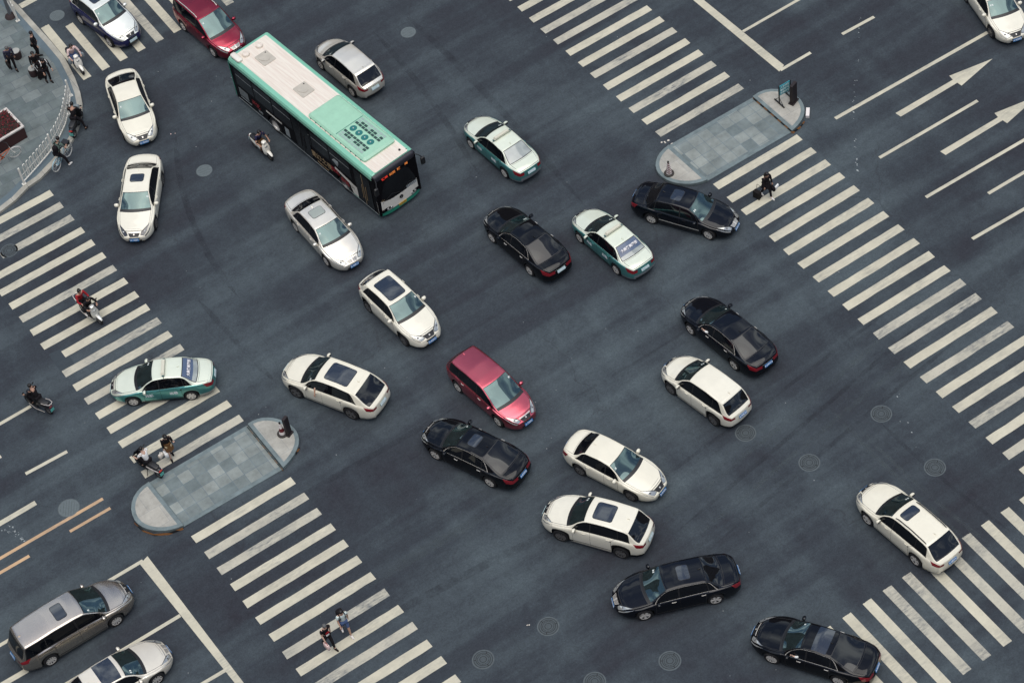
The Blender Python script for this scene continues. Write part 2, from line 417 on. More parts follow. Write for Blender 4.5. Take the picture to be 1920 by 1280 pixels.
# curved tyre marks: thin smears of rubber and of polished stone
def smear(name, col, op):
    m = bpy.data.materials.new(name); m.use_nodes = True; nt = m.node_tree; b = nt.nodes['Principled BSDF']; b.inputs['Base Color'].default_value = (*col, 1); b.inputs['Roughness'].default_value = .85; b.inputs['Specular IOR Level'].default_value = .2
    tc = N(nt, 'ShaderNodeTexCoord'); no = N(nt, 'ShaderNodeTexNoise'); no.inputs['Scale'].default_value = 1.1; no.inputs['Detail'].default_value = 6; no.inputs['Roughness'].default_value = .7; nt.links.new(tc.outputs['Object'], no.inputs['Vector'])
    mr = N(nt, 'ShaderNodeMapRange'); mr.inputs[1].default_value = .36; mr.inputs[2].default_value = .70; mr.inputs[3].default_value = 0; mr.inputs[4].default_value = op; nt.links.new(no.outputs['Fac'], mr.inputs[0]); nt.links.new(mr.outputs[0], b.inputs['Alpha'])
    return m
def arcstrip(b, p0, p1, p2, w, z, mi):
    P0, P1, P2 = (G2(*p) for p in (p0, p1, p2)); t = np.linspace(0, 1, 30)[:, None]; C_ = P0*(1-t)**2 + 2*P1*t*(1-t) + P2*t*t
    T = np.gradient(C_, axis=0); T /= np.linalg.norm(T, axis=1)[:, None]; n_ = np.stack([-T[:, 1], T[:, 0]], 1)*w/2*np.minimum(1, np.sin(np.linspace(.02, PI - .02, 30))*2.2)[:, None]
    for i in range(29): b.quad((*(C_[i]-n_[i]), z), (*(C_[i+1]-n_[i+1]), z), (*(C_[i+1]+n_[i+1]), z), (*(C_[i]+n_[i]), z), mi)
b = MB(); MS = [smear('tyre_rubber_smear', (.022, .021, .028), .26), smear('polished_stone_smear', (.105, .128, .136), .32)]
for k, (p0, p1, p2, w, mi) in enumerate([((1720, 575), (1560, 720), (1240, 985), .22, 1), ((1745, 590), (1580, 735), (1265, 1000), .20, 0), ((1762, 622), (1600, 760), (1300, 1010), .24, 1), ((1790, 640), (1625, 775), (1330, 1030), .2, 0),
        ((1690, 560), (1530, 690), (1180, 940), .18, 0), ((1610, 800), (1700, 900), (1880, 1040), .20, 1), ((1650, 790), (1735, 880), (1900, 1000), .18, 0), ((1560, 770), (1640, 860), (1810, 1010), .22, 1),
        ((1050, 760), (1180, 690), (1380, 560), .12, 0), ((760, 30), (880, 130), (1100, 390), .35, 0), ((700, 60), (800, 160), (900, 330), .3, 0), ((370, 560), (440, 640), (520, 720), .25, 0),
        ((640, 1120), (860, 1000), (1090, 850), .5, 1), ((700, 1170), (900, 1060), (1130, 950), .4, 0), ((420, 1010), (620, 900), (860, 760), .3, 0), ((330, 250), (330, 420), (450, 560), .3, 0)]):
    arcstrip(b, p0, p1, p2, w, .0012 + .00004*k, mi)
tag(b.build('tyre_mark', MS, fix=False), 'faint curved tyre marks across the crossing', None, None, 'structure')

# ------------------------------------------------------------------ manhole covers
M_cover = mat('cover_iron', (.068, .084, .091), .7, .2, vary=.25, vscale=8)
M_cover2 = mat('cover_collar', (.086, .104, .111), .85, vary=.35, vscale=6)
M_hole = mat('cover_hole', (.012, .012, .014), .9)
M_coverp = mat('cover_plain', (.115, .140, .145), .8, vary=.2, vscale=7)
def manhole(u, v, kind, label, d=.95):
    p = G(u, v); root = empty('manhole_cover', (p[0], p[1], 0), rng.random()*6)
    tag(root, label, 'manhole cover', 'manhole covers in the road')
    r = d/2
    if kind == 'ring':
        MB().lathe([(0, .004), (r, .004), (r, .0)], n=40).build('collar', M_cover2, root)
        MB().lathe([(0, .010), (r*.80, .010), (r*.82, .005)], n=40).build('lid', M_cover, root)
        b = MB()
        for k in range(22):
            a = 2*PI*k/22; b.lathe([(0, .0135), (.019, .0135)], c=(r*.50*math.cos(a), r*.50*math.sin(a), 0), n=8)
        for k in range(3):
            a = 2*PI*k/3; b.box((r*.74*math.cos(a), r*.74*math.sin(a), .0125), (.07, .03, .004), a)
        b.build('hole_ring', M_hole, root)
        MB().lathe([(r*.815, .0065), (r*.86, .0065)], n=40).build('rim_gap', M_hole, root)
        b = MB()
        for rr in (.64, .30):
            b.lathe([(r*rr - .010, .0135), (r*rr + .010, .0135)], n=40)
        b.build('rib', M_hole, root)
    else:
        MB().lathe([(0, .006), (r*.93, .006), (r*.94, .002)], n=40).build('lid', M_coverp, root)
        MB().lathe([(r*.93, .004), (r, .004), (r, 0)], n=40).build('frame', M_cover2, root)
        b = MB()
        for k in range(-3, 4):
            h = math.sqrt(max(0, (r*.8)**2 - (k*r*.24)**2)); b.box((k*r*.24, 0, .007), (.02, 2*h, .003))
        b.build('rib', M_cover2, root)
for u, v, k, l, d in [
    (107, 29.5, 'plain', 'grey manhole cover by the top left zebra crossing near the kerb', .80),
    (765.5, 61, 'plain', 'pale ribbed manhole cover alone behind the silver hatchback at the top', .78),
    (383, 320, 'plain', 'pale ribbed manhole cover between the white sedan and the scooter by the bus', .80),
    (17, 470, 'ring', 'dark ringed manhole cover interrupting the zebra stripes at the left edge', .85),
    (129, 952, 'plain', 'large dull manhole cover touching the orange centre line', .98),
    (1652.5, 775.5, 'ring', 'ringed manhole cover nearest the right hand zebra crossing', .92),
    (1398, 811.5, 'ring', 'ringed manhole cover just behind the white hatchback', .90),
    (1517.5, 867, 'ring', 'ringed manhole cover midway between the white hatchback and white estate', .92),
    (1753, 876, 'ring', 'ringed manhole cover right above the white estate car', .92),
    (1028, 1173.5, 'ring', 'ringed manhole cover left of the black saloon turning left at the bottom', .92),
    (906, 1235.5, 'ring', 'ringed manhole cover with a pale scrap on it near the lower zebra crossing', .92),
    (1256, 1238, 'ring', 'ringed manhole cover below the black saloon, left of the last black car', .92),
    (1115, 1277, 'ring', 'ringed manhole cover cut by the bottom edge of the photo', .92)]:
    manhole(u, v, k, l, d)

# ------------------------------------------------------------------ pavement at the far corner
def slabs(name, c1, c2, sx, sy, joint=(.10, .115, .13), rot=0, off=.5, mort=.012, freq=2):
    m = bpy.data.materials.new(name); m.use_nodes = True; nt = m.node_tree; b = nt.nodes['Principled BSDF']; L = nt.links.new
    tc = N(nt, 'ShaderNodeTexCoord'); mp = N(nt, 'ShaderNodeMapping'); mp.inputs['Rotation'].default_value = (0, 0, rot); L(tc.outputs['Object'], mp.inputs[0])
    br = N(nt, 'ShaderNodeTexBrick'); br.offset = off; br.offset_frequency = freq
    br.inputs['Color1'].default_value = (*c1, 1); br.inputs['Color2'].default_value = (*c2, 1); br.inputs['Mortar'].default_value = (*joint, 1)
    br.inputs['Scale'].default_value = 1; br.inputs['Mortar Size'].default_value = mort; br.inputs['Brick Width'].default_value = sx; br.inputs['Row Height'].default_value = sy
    br.inputs['Bias'].default_value = 0
    L(mp.outputs[0], br.inputs['Vector'])
    no = N(nt, 'ShaderNodeTexNoise'); no.inputs['Scale'].default_value = 1.3; no.inputs['Detail'].default_value = 7; no.inputs['Roughness'].default_value = .7; L(tc.outputs['Object'], no.inputs['Vector'])
    mr = N(nt, 'ShaderNodeMapRange'); mr.inputs[1].default_value = .3; mr.inputs[2].default_value = .7; mr.inputs[3].default_value = .68; mr.inputs[4].default_value = 1.2; L(no.outputs['Fac'], mr.inputs[0])
    sc = N(nt, 'ShaderNodeVectorMath', operation='SCALE'); L(br.outputs['Color'], sc.inputs[0]); L(mr.outputs[0], sc.inputs['Scale'])
    L(sc.outputs[0], b.inputs['Base Color']); b.inputs['Roughness'].default_value = .8; b.inputs['Specular IOR Level'].default_value = .3
    return m
M_slab = slabs('paving_slabs', (.118, .145, .145), (.178, .204, .198), .92, .62, rot=R(2))
M_slab_isl = slabs('island_slabs', (.148, .180, .180), (.275, .298, .275), .60, .60, rot=0, off=.0, joint=(.14, .18, .20))
M_kerb = slabs('kerb_stone', (.33, .32, .28), (.40, .38, .32), 1.0, 4.0, joint=(.2, .2, .19), off=0)
M_gutter = mat('kerb_band', (.11, .148, .168), .8, vary=.2, vscale=2)
M_islkerb = mat('island_kerb', (.165, .208, .212), .8, vary=.38, vscale=2.4)
M_islpale = slabs('island_pale', (.35, .34, .30), (.41, .39, .34), 1.0, 1.0, joint=(.30, .30, .28), off=.5)
KERB_H = .13
kp = [(0-90, -160), (0, -32), (23, 0), (36, 12), (75, 55), (94, 76), (121, 108), (131, 127), (141, 147), (150, 172), (154.5, 195), (153.5, 215), (149, 233), (140, 256), (126, 279), (104, 305), (75, 335), (53, 350), (30, 374), (0, 397), (-40, 424), (-160, 500)]
kpts = [G2(u, v, KERB_H) for u, v in kp]
kpts = [np.array([kpts[0][0] - .5, 148.])] + kpts + [np.array([-148., kpts[-1][1] - .5])]
def offset_line(pts, d):
    out = []
    for i, p in enumerate(pts):
        a = pts[max(i-1, 0)]; c = pts[min(i+1, len(pts)-1)]; t = (c - a)/np.linalg.norm(c - a); out.append(p + np.array([-t[1], t[0]])*d)
    return out
sgn = -1
k1 = offset_line(kpts, sgn*.28); k2 = offset_line(kpts, sgn*.62)
if np.linalg.norm(k1[10] - G2(0, 120)) > np.linalg.norm(kpts[10] - G2(0, 120)):
    sgn = 1; k1 = offset_line(kpts, .28); k2 = offset_line(kpts, .62)
def strip(b, A, B, z, mi=0):
    for i in range(len(A)-1): b.quad((*A[i], z), (*A[i+1], z), (*B[i+1], z), (*B[i], z), mi)
b = MB(); strip(b, kpts, k1, KERB_H)
for i in range(len(kpts)-1): b.quad((*kpts[i], 0), (*kpts[i+1], 0), (*kpts[i+1], KERB_H), (*kpts[i], KERB_H))
tag(b.build('kerb', M_kerb, fix=False), 'pale stone kerb curving round the corner', None, None, 'structure')
b = MB(); strip(b, k1, k2, KERB_H - .003)
tag(b.build('kerb_band', M_gutter, fix=False), 'blue grey band inside the kerb', None, None, 'structure')
b = MB(); far = [np.array([-148., 148.])]
b.poly(ccw([*k2, *far]), KERB_H - .006)
tag(b.build('pavement', M_slab, fix=False), 'grey slab pavement of the far corner', None, None, 'structure')

# ------------------------------------------------------------------ refuge islands
M_hazard = bpy.data.materials.new('hazard_stripes'); M_hazard.use_nodes = True
_nt = M_hazard.node_tree; _tc = N(_nt, 'ShaderNodeTexCoord'); _wv = N(_nt, 'ShaderNodeTexWave', bands_direction='DIAGONAL'); _wv.inputs['Scale'].default_value = 1.25
_nt.links.new(_tc.outputs['Object'], _wv.inputs['Vector']); _r = N(_nt, 'ShaderNodeValToRGB'); _r.color_ramp.interpolation = 'CONSTANT'
_r.color_ramp.elements[0].color = (.018, .016, .016, 1); _r.color_ramp.elements[1].position = .5; _r.color_ramp.elements[1].color = (.42, .17, .05, 1)
_nt.links.new(_wv.outputs['Fac'], _r.inputs[0]); _nt.links.new(_r.outputs[0], _nt.nodes['Principled BSDF'].inputs['Base Color']); _nt.nodes['Principled BSDF'].inputs['Roughness'].default_value = .7
def bez(p0, p1, p2, p3, n=14):
    return [p0*(1-t)**3 + 3*p1*t*(1-t)**2 + 3*p2*t*t*(1-t) + p3*t**3 for t in np.linspace(0, 1, n)]
def island(mid, ends, hazard, label):
    """mid: four pixel corners of the low paved part; ends: for each raised end its outline pixels from one chord corner round to the other"""
    root = empty('refuge_island', (0, 0, 0)); tag(root, label, None, None, 'structure')
    q = ccw([G2(*p) for p in mid]); c = sum(q)/4
    inner = [c + (p - c)*np.array([.97, .86]) for p in q]
    b = MB(); b.prism(q, 0, .03); b.build('island_paving', M_islkerb, root, fix=True)
    b = MB(); b.poly(inner, .034); b.build('island_slabs', M_slab_isl, root, fix=False)
    for k, out in enumerate(ends):
        H = .17; pts = ccw([G2(u, v, H) for u, v in out])
        cc = sum(pts)/len(pts)
        b = MB(); b.prism(pts, 0, H); b.build('island_kerb', [M_islkerb], root, bevel=.02)
        # pale infill, kept clear of the rim
        inn = []
        n = len(pts)
        for i in range(n):
            a, p, d = pts[i-1], pts[i], pts[(i+1) % n]
            t1 = (p - a)/np.linalg.norm(p - a); t2 = (d - p)/np.linalg.norm(d - p)
            n1 = np.array([-t1[1], t1[0]]); n2 = np.array([-t2[1], t2[0]]); m_ = n1 + n2; m_ = m_/max(1e-6, m_ @ m_)*2*.5
            w_ = .36
            inn.append(p + m_*w_ if np.linalg.norm(m_) < 2.2 else p + m_/np.linalg.norm(m_)*w_*2.0)
        MB().poly(inn, H + .003).build('island_infill', M_islpale, root, fix=False)
    for run in hazard:
        pts = [G(u, v, 0) for u, v in run]
        sd_ = np.array([-.028, -.056, 0]); pts = [p + sd_*1.4 for p in pts]
        b = MB()
        for i in range(len(pts)-1):
            b.quad((pts[i][0], pts[i][1], .0), (pts[i+1][0], pts[i+1][1], .0), (pts[i+1][0], pts[i+1][1], .15), (pts[i][0], pts[i][1], .15))
        b.build('hazard_band', M_hazard, root, fix=False)
    return root
def arcpx(p0, ctrl, p1, n=16):
    """smooth pixel curve through chord ends and control pixels"""
    p0, p1 = np.array(p0, float), np.array(p1, float); c1, c2 = np.array(ctrl[0], float), np.array(ctrl[1], float)
    return [tuple(x) for x in bez(p0, c1, c2, p1, n)]
A1 = arcpx((1411, 180.5), ((1440, 148), (1535, 180)), (1485, 244))            # right island, far end
A1 = arcpx((1411, 180.5), ((1437, 157), (1482, 166)), (1501, 186), 9)[:-1] + arcpx((1501, 186), ((1514, 203), (1512, 222)), (1485, 245), 8)
A0 = arcpx((1254, 271), ((1228, 288), (1224, 310)), (1234, 324), 8)[:-1] + arcpx((1234, 324), ((1252, 348), (1300, 350)), (1327, 336), 10)
island([(1254, 273.5), (1411, 184), (1485, 248), (1327, 340)], [A1, A0],
       [[(1411.5, 184.5), (1485.5, 248.5)], [(1486, 248.5), (1500, 238), (1508, 227)]],
       'long paved refuge island in the right arm of the crossing')
B1 = arcpx((464, 794), ((485, 777), (520, 778)), (545, 796), 9)[:-1] + arcpx((545, 796), ((566, 812), (570, 838)), (531, 876), 10)
B0 = arcpx((279, 902), ((247, 920), (238, 950)), (252, 974), 8)[:-1] + arcpx((252, 974), ((268, 998), (312, 1000)), (344, 984), 10)
island([(279, 905.5), (464, 797.5), (531, 880), (344, 988)], [B1, B0],
       [[(463, 798), (531, 880.5)], [(252, 978), (268, 993), (290, 1001), (317, 999), (344, 989)], [(562, 838), (555, 850)]],
       'long paved refuge island in the left arm of the crossing')
# ------------------------------------------------------------------ car materials
def paint(name, col, metal=0.0, rough=.32, coat=.7, vary=.06):
    return mat(name, col, rough, metal, coat, spec=.5 if max(col) > .1 else 0.0, vary=vary, vscale=2.2)
P_white = paint('white_paint', (.82, .775, .635))
P_white2 = paint('warm_white_paint', (.82, .77, .62))
P_black = paint('black_paint', (.003, .0035, .005), 0, .25, .75)
P_black2 = paint('blue_black_paint', (.003, .004, .007), 0, .2, .8)
P_silver = paint('silver_paint', (.88, .82, .70), .60, .27, .15)
P_grey = paint('grey_beige_paint', (.62, .545, .46), .95, .26, .1)
P_champ = paint('champagne_paint', (.84, .77, .64), .45, .36, .3)
P_suvlit = paint('suv_lit_top_paint', (.86, .87, .79), .45, .34, .3)  # sky shine on bonnet and roof, put into a lighter body colour
P_suvshade = paint('suv_shaded_side_paint', (.022, .024, .085), .2, .3, .8)  # same SUV body, shade of the sides put into a darker colour
P_maroon = paint('maroon_paint', (.33, .03, .055), .85, .28, .4)
P_red = paint('red_paint', (.60, .115, .15), .92, .28, .35)
P_teal = paint('taxi_teal_lower', (.11, .36, .34), .7, .30, .3)
P_mint = paint('taxi_pale_upper', (.74, .78, .64), .15, .33, .5)  # pale colour for faces above the shoulder, teal below
M_under = mat('underbody', (.010, .010, .011), .9, spec=.2)
M_glass = mat('car_glass', (.004, .005, .007), .03, 0, 0, spec=.5, ior=1.5)
M_glassf = mat('windscreen_glass', (.010, .018, .020), .03, 0, 0, spec=.5, ior=2.0, vary=.6, vscale=2.4)
M_glassf.node_tree.nodes['Principled BSDF'].inputs['Specular Tint'].default_value = (.72, 1, 1, 1)
M_roofg = mat('roof_glass', (.012, .017, .026), .04, 0, 1.0, spec=.8, ior=1.5, coat_r=.0)
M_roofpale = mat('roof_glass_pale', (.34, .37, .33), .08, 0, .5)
M_stick = mat('windscreen_sticker', (.62, .66, .62), .5)
M_trim = mat('black_trim', (.012, .012, .013), .45)
M_chrome = mat('chrome', (.74, .70, .63), .25, .45)
M_tyre = mat('tyre_rubber', (.016, .016, .017), .85, spec=.3)
M_rim = mat('alloy', (.66, .63, .58), .35, .25)
M_rimd = mat('dark_alloy', (.16, .155, .15), .35, .4)
M_hub = mat('wheel_dark', (.014, .014, .015), .7)
M_head = mat('lamp_lens', (.42, .43, .41), .10, .5, 1.0)
M_headd = mat('lamp_dark', (.05, .05, .055), .1, .3, 1.0)
M_tail = mat('tail_lens', (.19, .008, .014), .12, 0, .6)
M_plate = mat('plate_blue', (.025, .17, .42), .4)
M_platel = mat('plate_pale', (.42, .58, .60), .4)
M_ptext = mat('plate_white', (.8, .82, .84), .5)
M_seam = mat('panel_gap', (.022, .021, .021), .8)
M_seamw = mat('panel_gap_pale', (.17, .16, .145), .8)

def smooth_curve(keys, s, sig):
    xs = np.array([k[0] for k in keys], float); ys = np.array([k[1] for k in keys], float)
    g = np.linspace(-3, 3, 25); w = np.exp(-g*g/2); w /= w.sum()
    s = np.asarray(s, float); out = np.zeros_like(s)
    for gi, wi in zip(g, w): out += wi*np.interp(s + gi*sig, xs, ys)
    return out
RING = [(.0, 0), (.82, 0), (.95, .035), (.99, .22), (1.0, .48), (.996, .72), (.982, .88), (.957, .965), (.925, 1.0)]
QT = [.95, .85, .70, .50, .25, 0.0]
class Body:
    def __init__(s, L, W, H, wb, fo, style='sedan', wr=.32, nose=None, zc=None, zd=None, roofw=None, belt=0, cab=0.0, tail=0.0, rake=0.0, tumble=0):
        L -= .13; fo -= .06; H += .04 if style in ('suv', 'hatch') else 0
        s.L, s.W, s.H, s.wb, s.fo, s.wr = L, W, H, wb, fo, wr
        tall = style in ('suv', 'mpv', 'hatch', 'wagon')
        sA, sB = fo, fo + wb; s.sA, s.sB = sA, sB
        s.gc = .17 if not style == 'suv' else .21
        zn = nose or (.47*H if not style == 'suv' else .50*H)
        zc = zc or {'sedan': .665, 'fastback': .655, 'hatch': .65, 'suv': .675, 'wagon': .64, 'mpv': .60}[style]*H
        s.cowl = sA + {'sedan': .33, 'fastback': .34, 'hatch': .22, 'suv': .36, 'wagon': .36, 'mpv': .10}[style] + cab
        s.wt = s.cowl + {'sedan': .78, 'fastback': .82, 'hatch': .78, 'suv': .74, 'wagon': .78, 'mpv': .98}[style]
        s.rr = {'sedan': sB - .30, 'fastback': sB - .45, 'hatch': L - .52, 'suv': L - .66, 'wagon': L - .68, 'mpv': L - .30}[style] + rake
        s.gb = {'sedan': sB + .28, 'fastback': sB + .46, 'hatch': L - .13, 'suv': L - .15, 'wagon': L - .16, 'mpv': L - .10}[style] + tail
        zd = zd or {'sedan': .715, 'fastback': .72, 'hatch': .67, 'suv': .68, 'wagon': .67, 'mpv': .62}[style]*H
        s.style = style; s.tall = tall
        rrz = H - (.05 if not tall else .075)
        zt = [(0, zn - .15), (.09, zn - .04), (.24, zn + .07), (.62, zn + .155), (s.cowl, zc), (s.wt, H - .065), (s.wt + .4, H - .015), ((s.wt + s.rr)/2, H), (s.rr, rrz), (s.gb, zd)]
        if not tall: zt += [(L - .14, zd - .035), (L - .03, zd - .10), (L, zd - .14)]
        else: zt += [(L - .04, zd - .06), (L, zd - .14)]
        bl = (.615 if style != 'suv' else .655)*H + belt
        zb = [(0, zn - .20), (.10, zn - .10), (.35, zn + .015), (.7, zn + .085), (s.cowl, zc - .075), (s.wt, bl + .005), (sA + wb*.62, bl + .03), (sB + .05, (zd - .07 if not tall else max(bl + .06, zd - .09)))]
        zb += [(L - .16, zd - .105), (L - .04, zd - .17), (L, zd - .22)]
        s.kt, s.kb = zt, zb
        s.kw = [(0, .50), (.05, .63), (.16, .775), (.38, .895), (.8, .975), (1.2, 1.0), (L - 1.1, 1.0), (L - .55, .968), (L - .22, .89), (L - .07, .80), (L, .70)]
        rw = roofw or {'sedan': .655, 'fastback': .64, 'hatch': .67, 'suv': .70, 'wagon': .68, 'mpv': .745}[style]
        s.kr = [(0, rw), (s.cowl, rw*1.02), (s.wt, rw), (s.wt + .8, rw*1.0), (s.rr, rw*.95), (L, rw*.93)]
        s.kB = [(0, .23), (.5, .18), (s.cowl, .18), (s.wt, .12), (s.wt + .7, .0), (s.rr - .5, -.0), (s.rr, -.05), (s.gb, -.14), (L, -.17)]
        s.hr = H - bl
    def rings(s, S):
        S = np.asarray(S, float)
        zt = smooth_curve(s.kt, S, .045); zb = smooth_curve(s.kb, S, .06); w = smooth_curve(s.kw, np.clip(S, 0, s.L), .02)*s.W/2
        wr = smooth_curve(s.kr, S, .1)*s.W/2
        zl = np.interp(S, [0, .25, .6, s.L - .6, s.L - .2, s.L], [s.gc + .06, s.gc + .02, s.gc, s.gc, s.gc + .05, s.gc + .12])
        ra = s.wr + .055
        for c in (s.sA, s.sB):
            d = np.abs(S - c); inside = d < ra
            arch = s.wr + np.sqrt(np.maximum(0, ra*ra - d*d))*.98
            zl = np.where(inside, np.maximum(zl, arch), zl)
        zb = np.minimum(zb, zt - .012)
        h = zt - zb; b = np.clip((h - .10)/.26, 0, 1); b = b*b*(3 - 2*b)
        e = .42 + (.945 - .42)*b
        hh = np.clip(h/s.hr, 0, 1)
        ye = (.905*w)*(1 - hh) + np.minimum(wr, .905*w)*hh
        d = zb - zl
        out = np.zeros((len(S), 20, 2))
        for j, (fy, fz) in enumerate(RING):
            out[:, j, 0] = fy*w; out[:, j, 1] = zl + fz*d
        yb = .912*w
        for j, t in zip(range(9, 14), (.05, .32, .62, .88, .97)):
            bul = .10*t*(1 - t)
            out[:, j, 0] = yb + (ye*1.0 - yb)*(t - bul*.9); out[:, j, 1] = zb + h*e*t
        for j, q in zip(range(14, 20), QT):
            out[:, j, 0] = q*ye; out[:, j, 1] = zb + h*(e + (1 - e)*(1 - q**2.3))
        return out
    def deform(s, S, y, z):
        hw = s.W/2; B = smooth_curve(s.kB, S, .08)
        dx = B*(1 - (y/hw)**2)
        f = np.clip(1 - S/.75, 0, 1); r = np.clip(1 - (s.L - S)/.6, 0, 1)
        dx = dx - f*(.30*np.maximum(0, z - .48) + .25*np.maximum(0, .42 - z))
        dx = dx + r*((.22 if not s.tall else .10)*np.maximum(0, z - .6) + .22*np.maximum(0, .5 - z))
        return s.wb/2 + s.fo - S + dx - .02
    def surf(s, S, J, side=1):
        S = np.asarray(S, float); J = np.asarray(J, float); shp = np.broadcast(S, J).shape
        S = np.broadcast_to(S, shp).ravel(); J = np.broadcast_to(J, shp).ravel()
        rg = s.rings(S); i = np.clip(J.astype(int), 0, 18); f = (J - i)[:, None]; k = np.arange(len(S))
        p = rg[k, i]*(1 - f) + rg[k, i + 1]*f
        y, z = p[:, 0], p[:, 1]
        sd = np.broadcast_to(side, shp).ravel() if hasattr(side, 'shape') else side
        return np.stack([s.deform(S, y, z), y*sd, z], 1).reshape(*shp, 3)
    def top(s, S, q):
        """point of the top skin: q from -1 (right) to 1 (left) across"""
        S = np.asarray(S, float); q = np.asarray(q, float)
        J = np.interp(np.abs(q), QT[::-1], [19, 18, 17, 16, 15, 14])
        return s.surf(S, J, np.where(np.broadcast_to(q, np.broadcast(S, q).shape) >= 0, 1.0, -1.0))
    def cap(s, q, J, rear=False):
        S0 = s.L if rear else 0.0
        q, J = np.broadcast_arrays(np.asarray(q, float), np.asarray(J, float)); shp = q.shape
        rg = s.rings([S0])[0]; i = np.clip(J.astype(int), 0, 18); f = J - i
        y = (rg[i, 0]*(1 - f) + rg[i + 1, 0]*f)*q; z = rg[i, 1]*(1 - f) + rg[i + 1, 1]*f
        return np.stack([s.deform(np.full(shp, S0).ravel(), y.ravel(), z.ravel()).reshape(shp), y, z], -1)

def grid_mesh(P, off=0.0, outward=None, thick=True):
    """P (n,m,3) grid -> mesh pushed off along its outward normal with a small rim"""
    n, m = P.shape[:2]
    du = np.gradient(P, axis=0); dv = np.gradient(P, axis=1)
    nr = np.cross(du, dv); nr /= np.maximum(1e-9, np.linalg.norm(nr, axis=2))[..., None]
    c = np.array([0, 0, .55]) if outward is None else np.array(outward)
    flip = (nr*(P - c)).sum() < 0
    if flip: nr = -nr
    Q = P + nr*off
    v = list(Q.reshape(-1, 3)); f = []
    for i in range(n - 1):
        for j in range(m - 1):
            q = (i*m + j, (i+1)*m + j, (i+1)*m + j + 1, i*m + j + 1)
            f.append(q if not flip else q[::-1])
    return mesh(v, f)
def lerp(a, b, t): return a + (b - a)*t
def side_patch(bd, side, j0, j1, lo, hi, nj=7, ns=12):
    t = np.linspace(0, 1, nj); J = lerp(j0, j1, t)
    lo_ = np.array([lo(x) if callable(lo) else lo for x in t]); hi_ = np.array([hi(x) if callable(hi) else hi for x in t])
    u = np.linspace(0, 1, ns)
    S = lo_[:, None] + (hi_ - lo_)[:, None]*u[None]
    return bd.surf(S, np.broadcast_to(J[:, None], S.shape), side)
def top_patch(bd, s0, s1, q0, q1, ns=10, nq=13, round_=0.0, bow=0.0):
    """rectangle on the top skin with rounded corners (round_ in metres along s)"""
    u = np.linspace(0, 1, ns); v = np.linspace(-1, 1, nq)
    if round_:
        v = np.sin(v*PI/2); u = (1 - np.cos(u*PI))/2
    U, V = np.meshgrid(u, v, indexing='ij')
    S = s0 + (s1 - s0)*U; q = (q0 + q1)/2 + (q1 - q0)/2*V
    if round_:
        # pull the corners in
        cx = np.abs(U*2 - 1); k = np.clip((cx - (1 - 2*round_/(s1 - s0)))/(2*round_/(s1 - s0)), 0, 1)
        q = (q0 + q1)/2 + (q1 - q0)/2*V*(1 - (1 - np.sqrt(1 - np.minimum(1, k)**2*.999))*round_/(abs(q1 - q0)/2*bd.W*.33))
    S = S + bow*(np.abs(V)**2 - .5)
    return bd.top(S, q)

_wheel_cache = {}
def wheel_meshes(r, spokes, dark):
    key = (r, spokes, dark)
    if key in _wheel_cache: return _wheel_cache[key]
    w = .105
    ty = MB().lathe([(r*.66, -w), (r*.93, -w), (r*.99, -w*.75), (r, -w*.4), (r, w*.4), (r*.99, w*.75), (r*.93, w), (r*.66, w*.96), (r*.64, w*.6)], axis='y', n=28)
    ty.lathe([(0, w*.55), (r*.66, w*.55)], axis='y', n=28, mi=1)
    tm = mesh(ty.v, ty.f, ty.mi)
    rb = MB(); rb.lathe([(r*.60, w*.86), (r*.68, w*.98), (r*.69, w*.6)], axis='y', n=28)
    rb.lathe([(0, w*.92), (r*.14, w*.9), (r*.16, w*.6)], axis='y', n=14)
    wd = .085 if spokes <= 6 else .045
    for k in range(spokes):
        a = 2*PI*k/spokes; ca, sa = math.cos(a), math.sin(a); q = wd*r/.32*.5
        pts = [(r*.10, -q*.7), (r*.63, -q*1.25), (r*.63, q*1.25), (r*.10, q*.7)]
        v = [(x*ca - y*sa, w*.90, x*sa + y*ca) for x, y in pts] + [(x*ca - y*sa, w*.6, x*sa + y*ca) for x, y in pts]
        rb.add(v, [(0, 1, 2, 3), (0, 4, 5, 1), (1, 5, 6, 2), (2, 6, 7, 3), (3, 7, 4, 0)])
    rm = mesh(rb.v, rb.f)
    for me, ms in ((tm, (M_tyre, M_hub)), (rm, (M_rimd if dark else M_rim,))):
        for x in ms: me.materials.append(x)
        bm = bmesh.new(); bm.from_mesh(me); bmesh.ops.recalc_face_normals(bm, faces=bm.faces[:]); bm.to_mesh(me); bm.free()
    _wheel_cache[key] = (tm, rm); return tm, rm

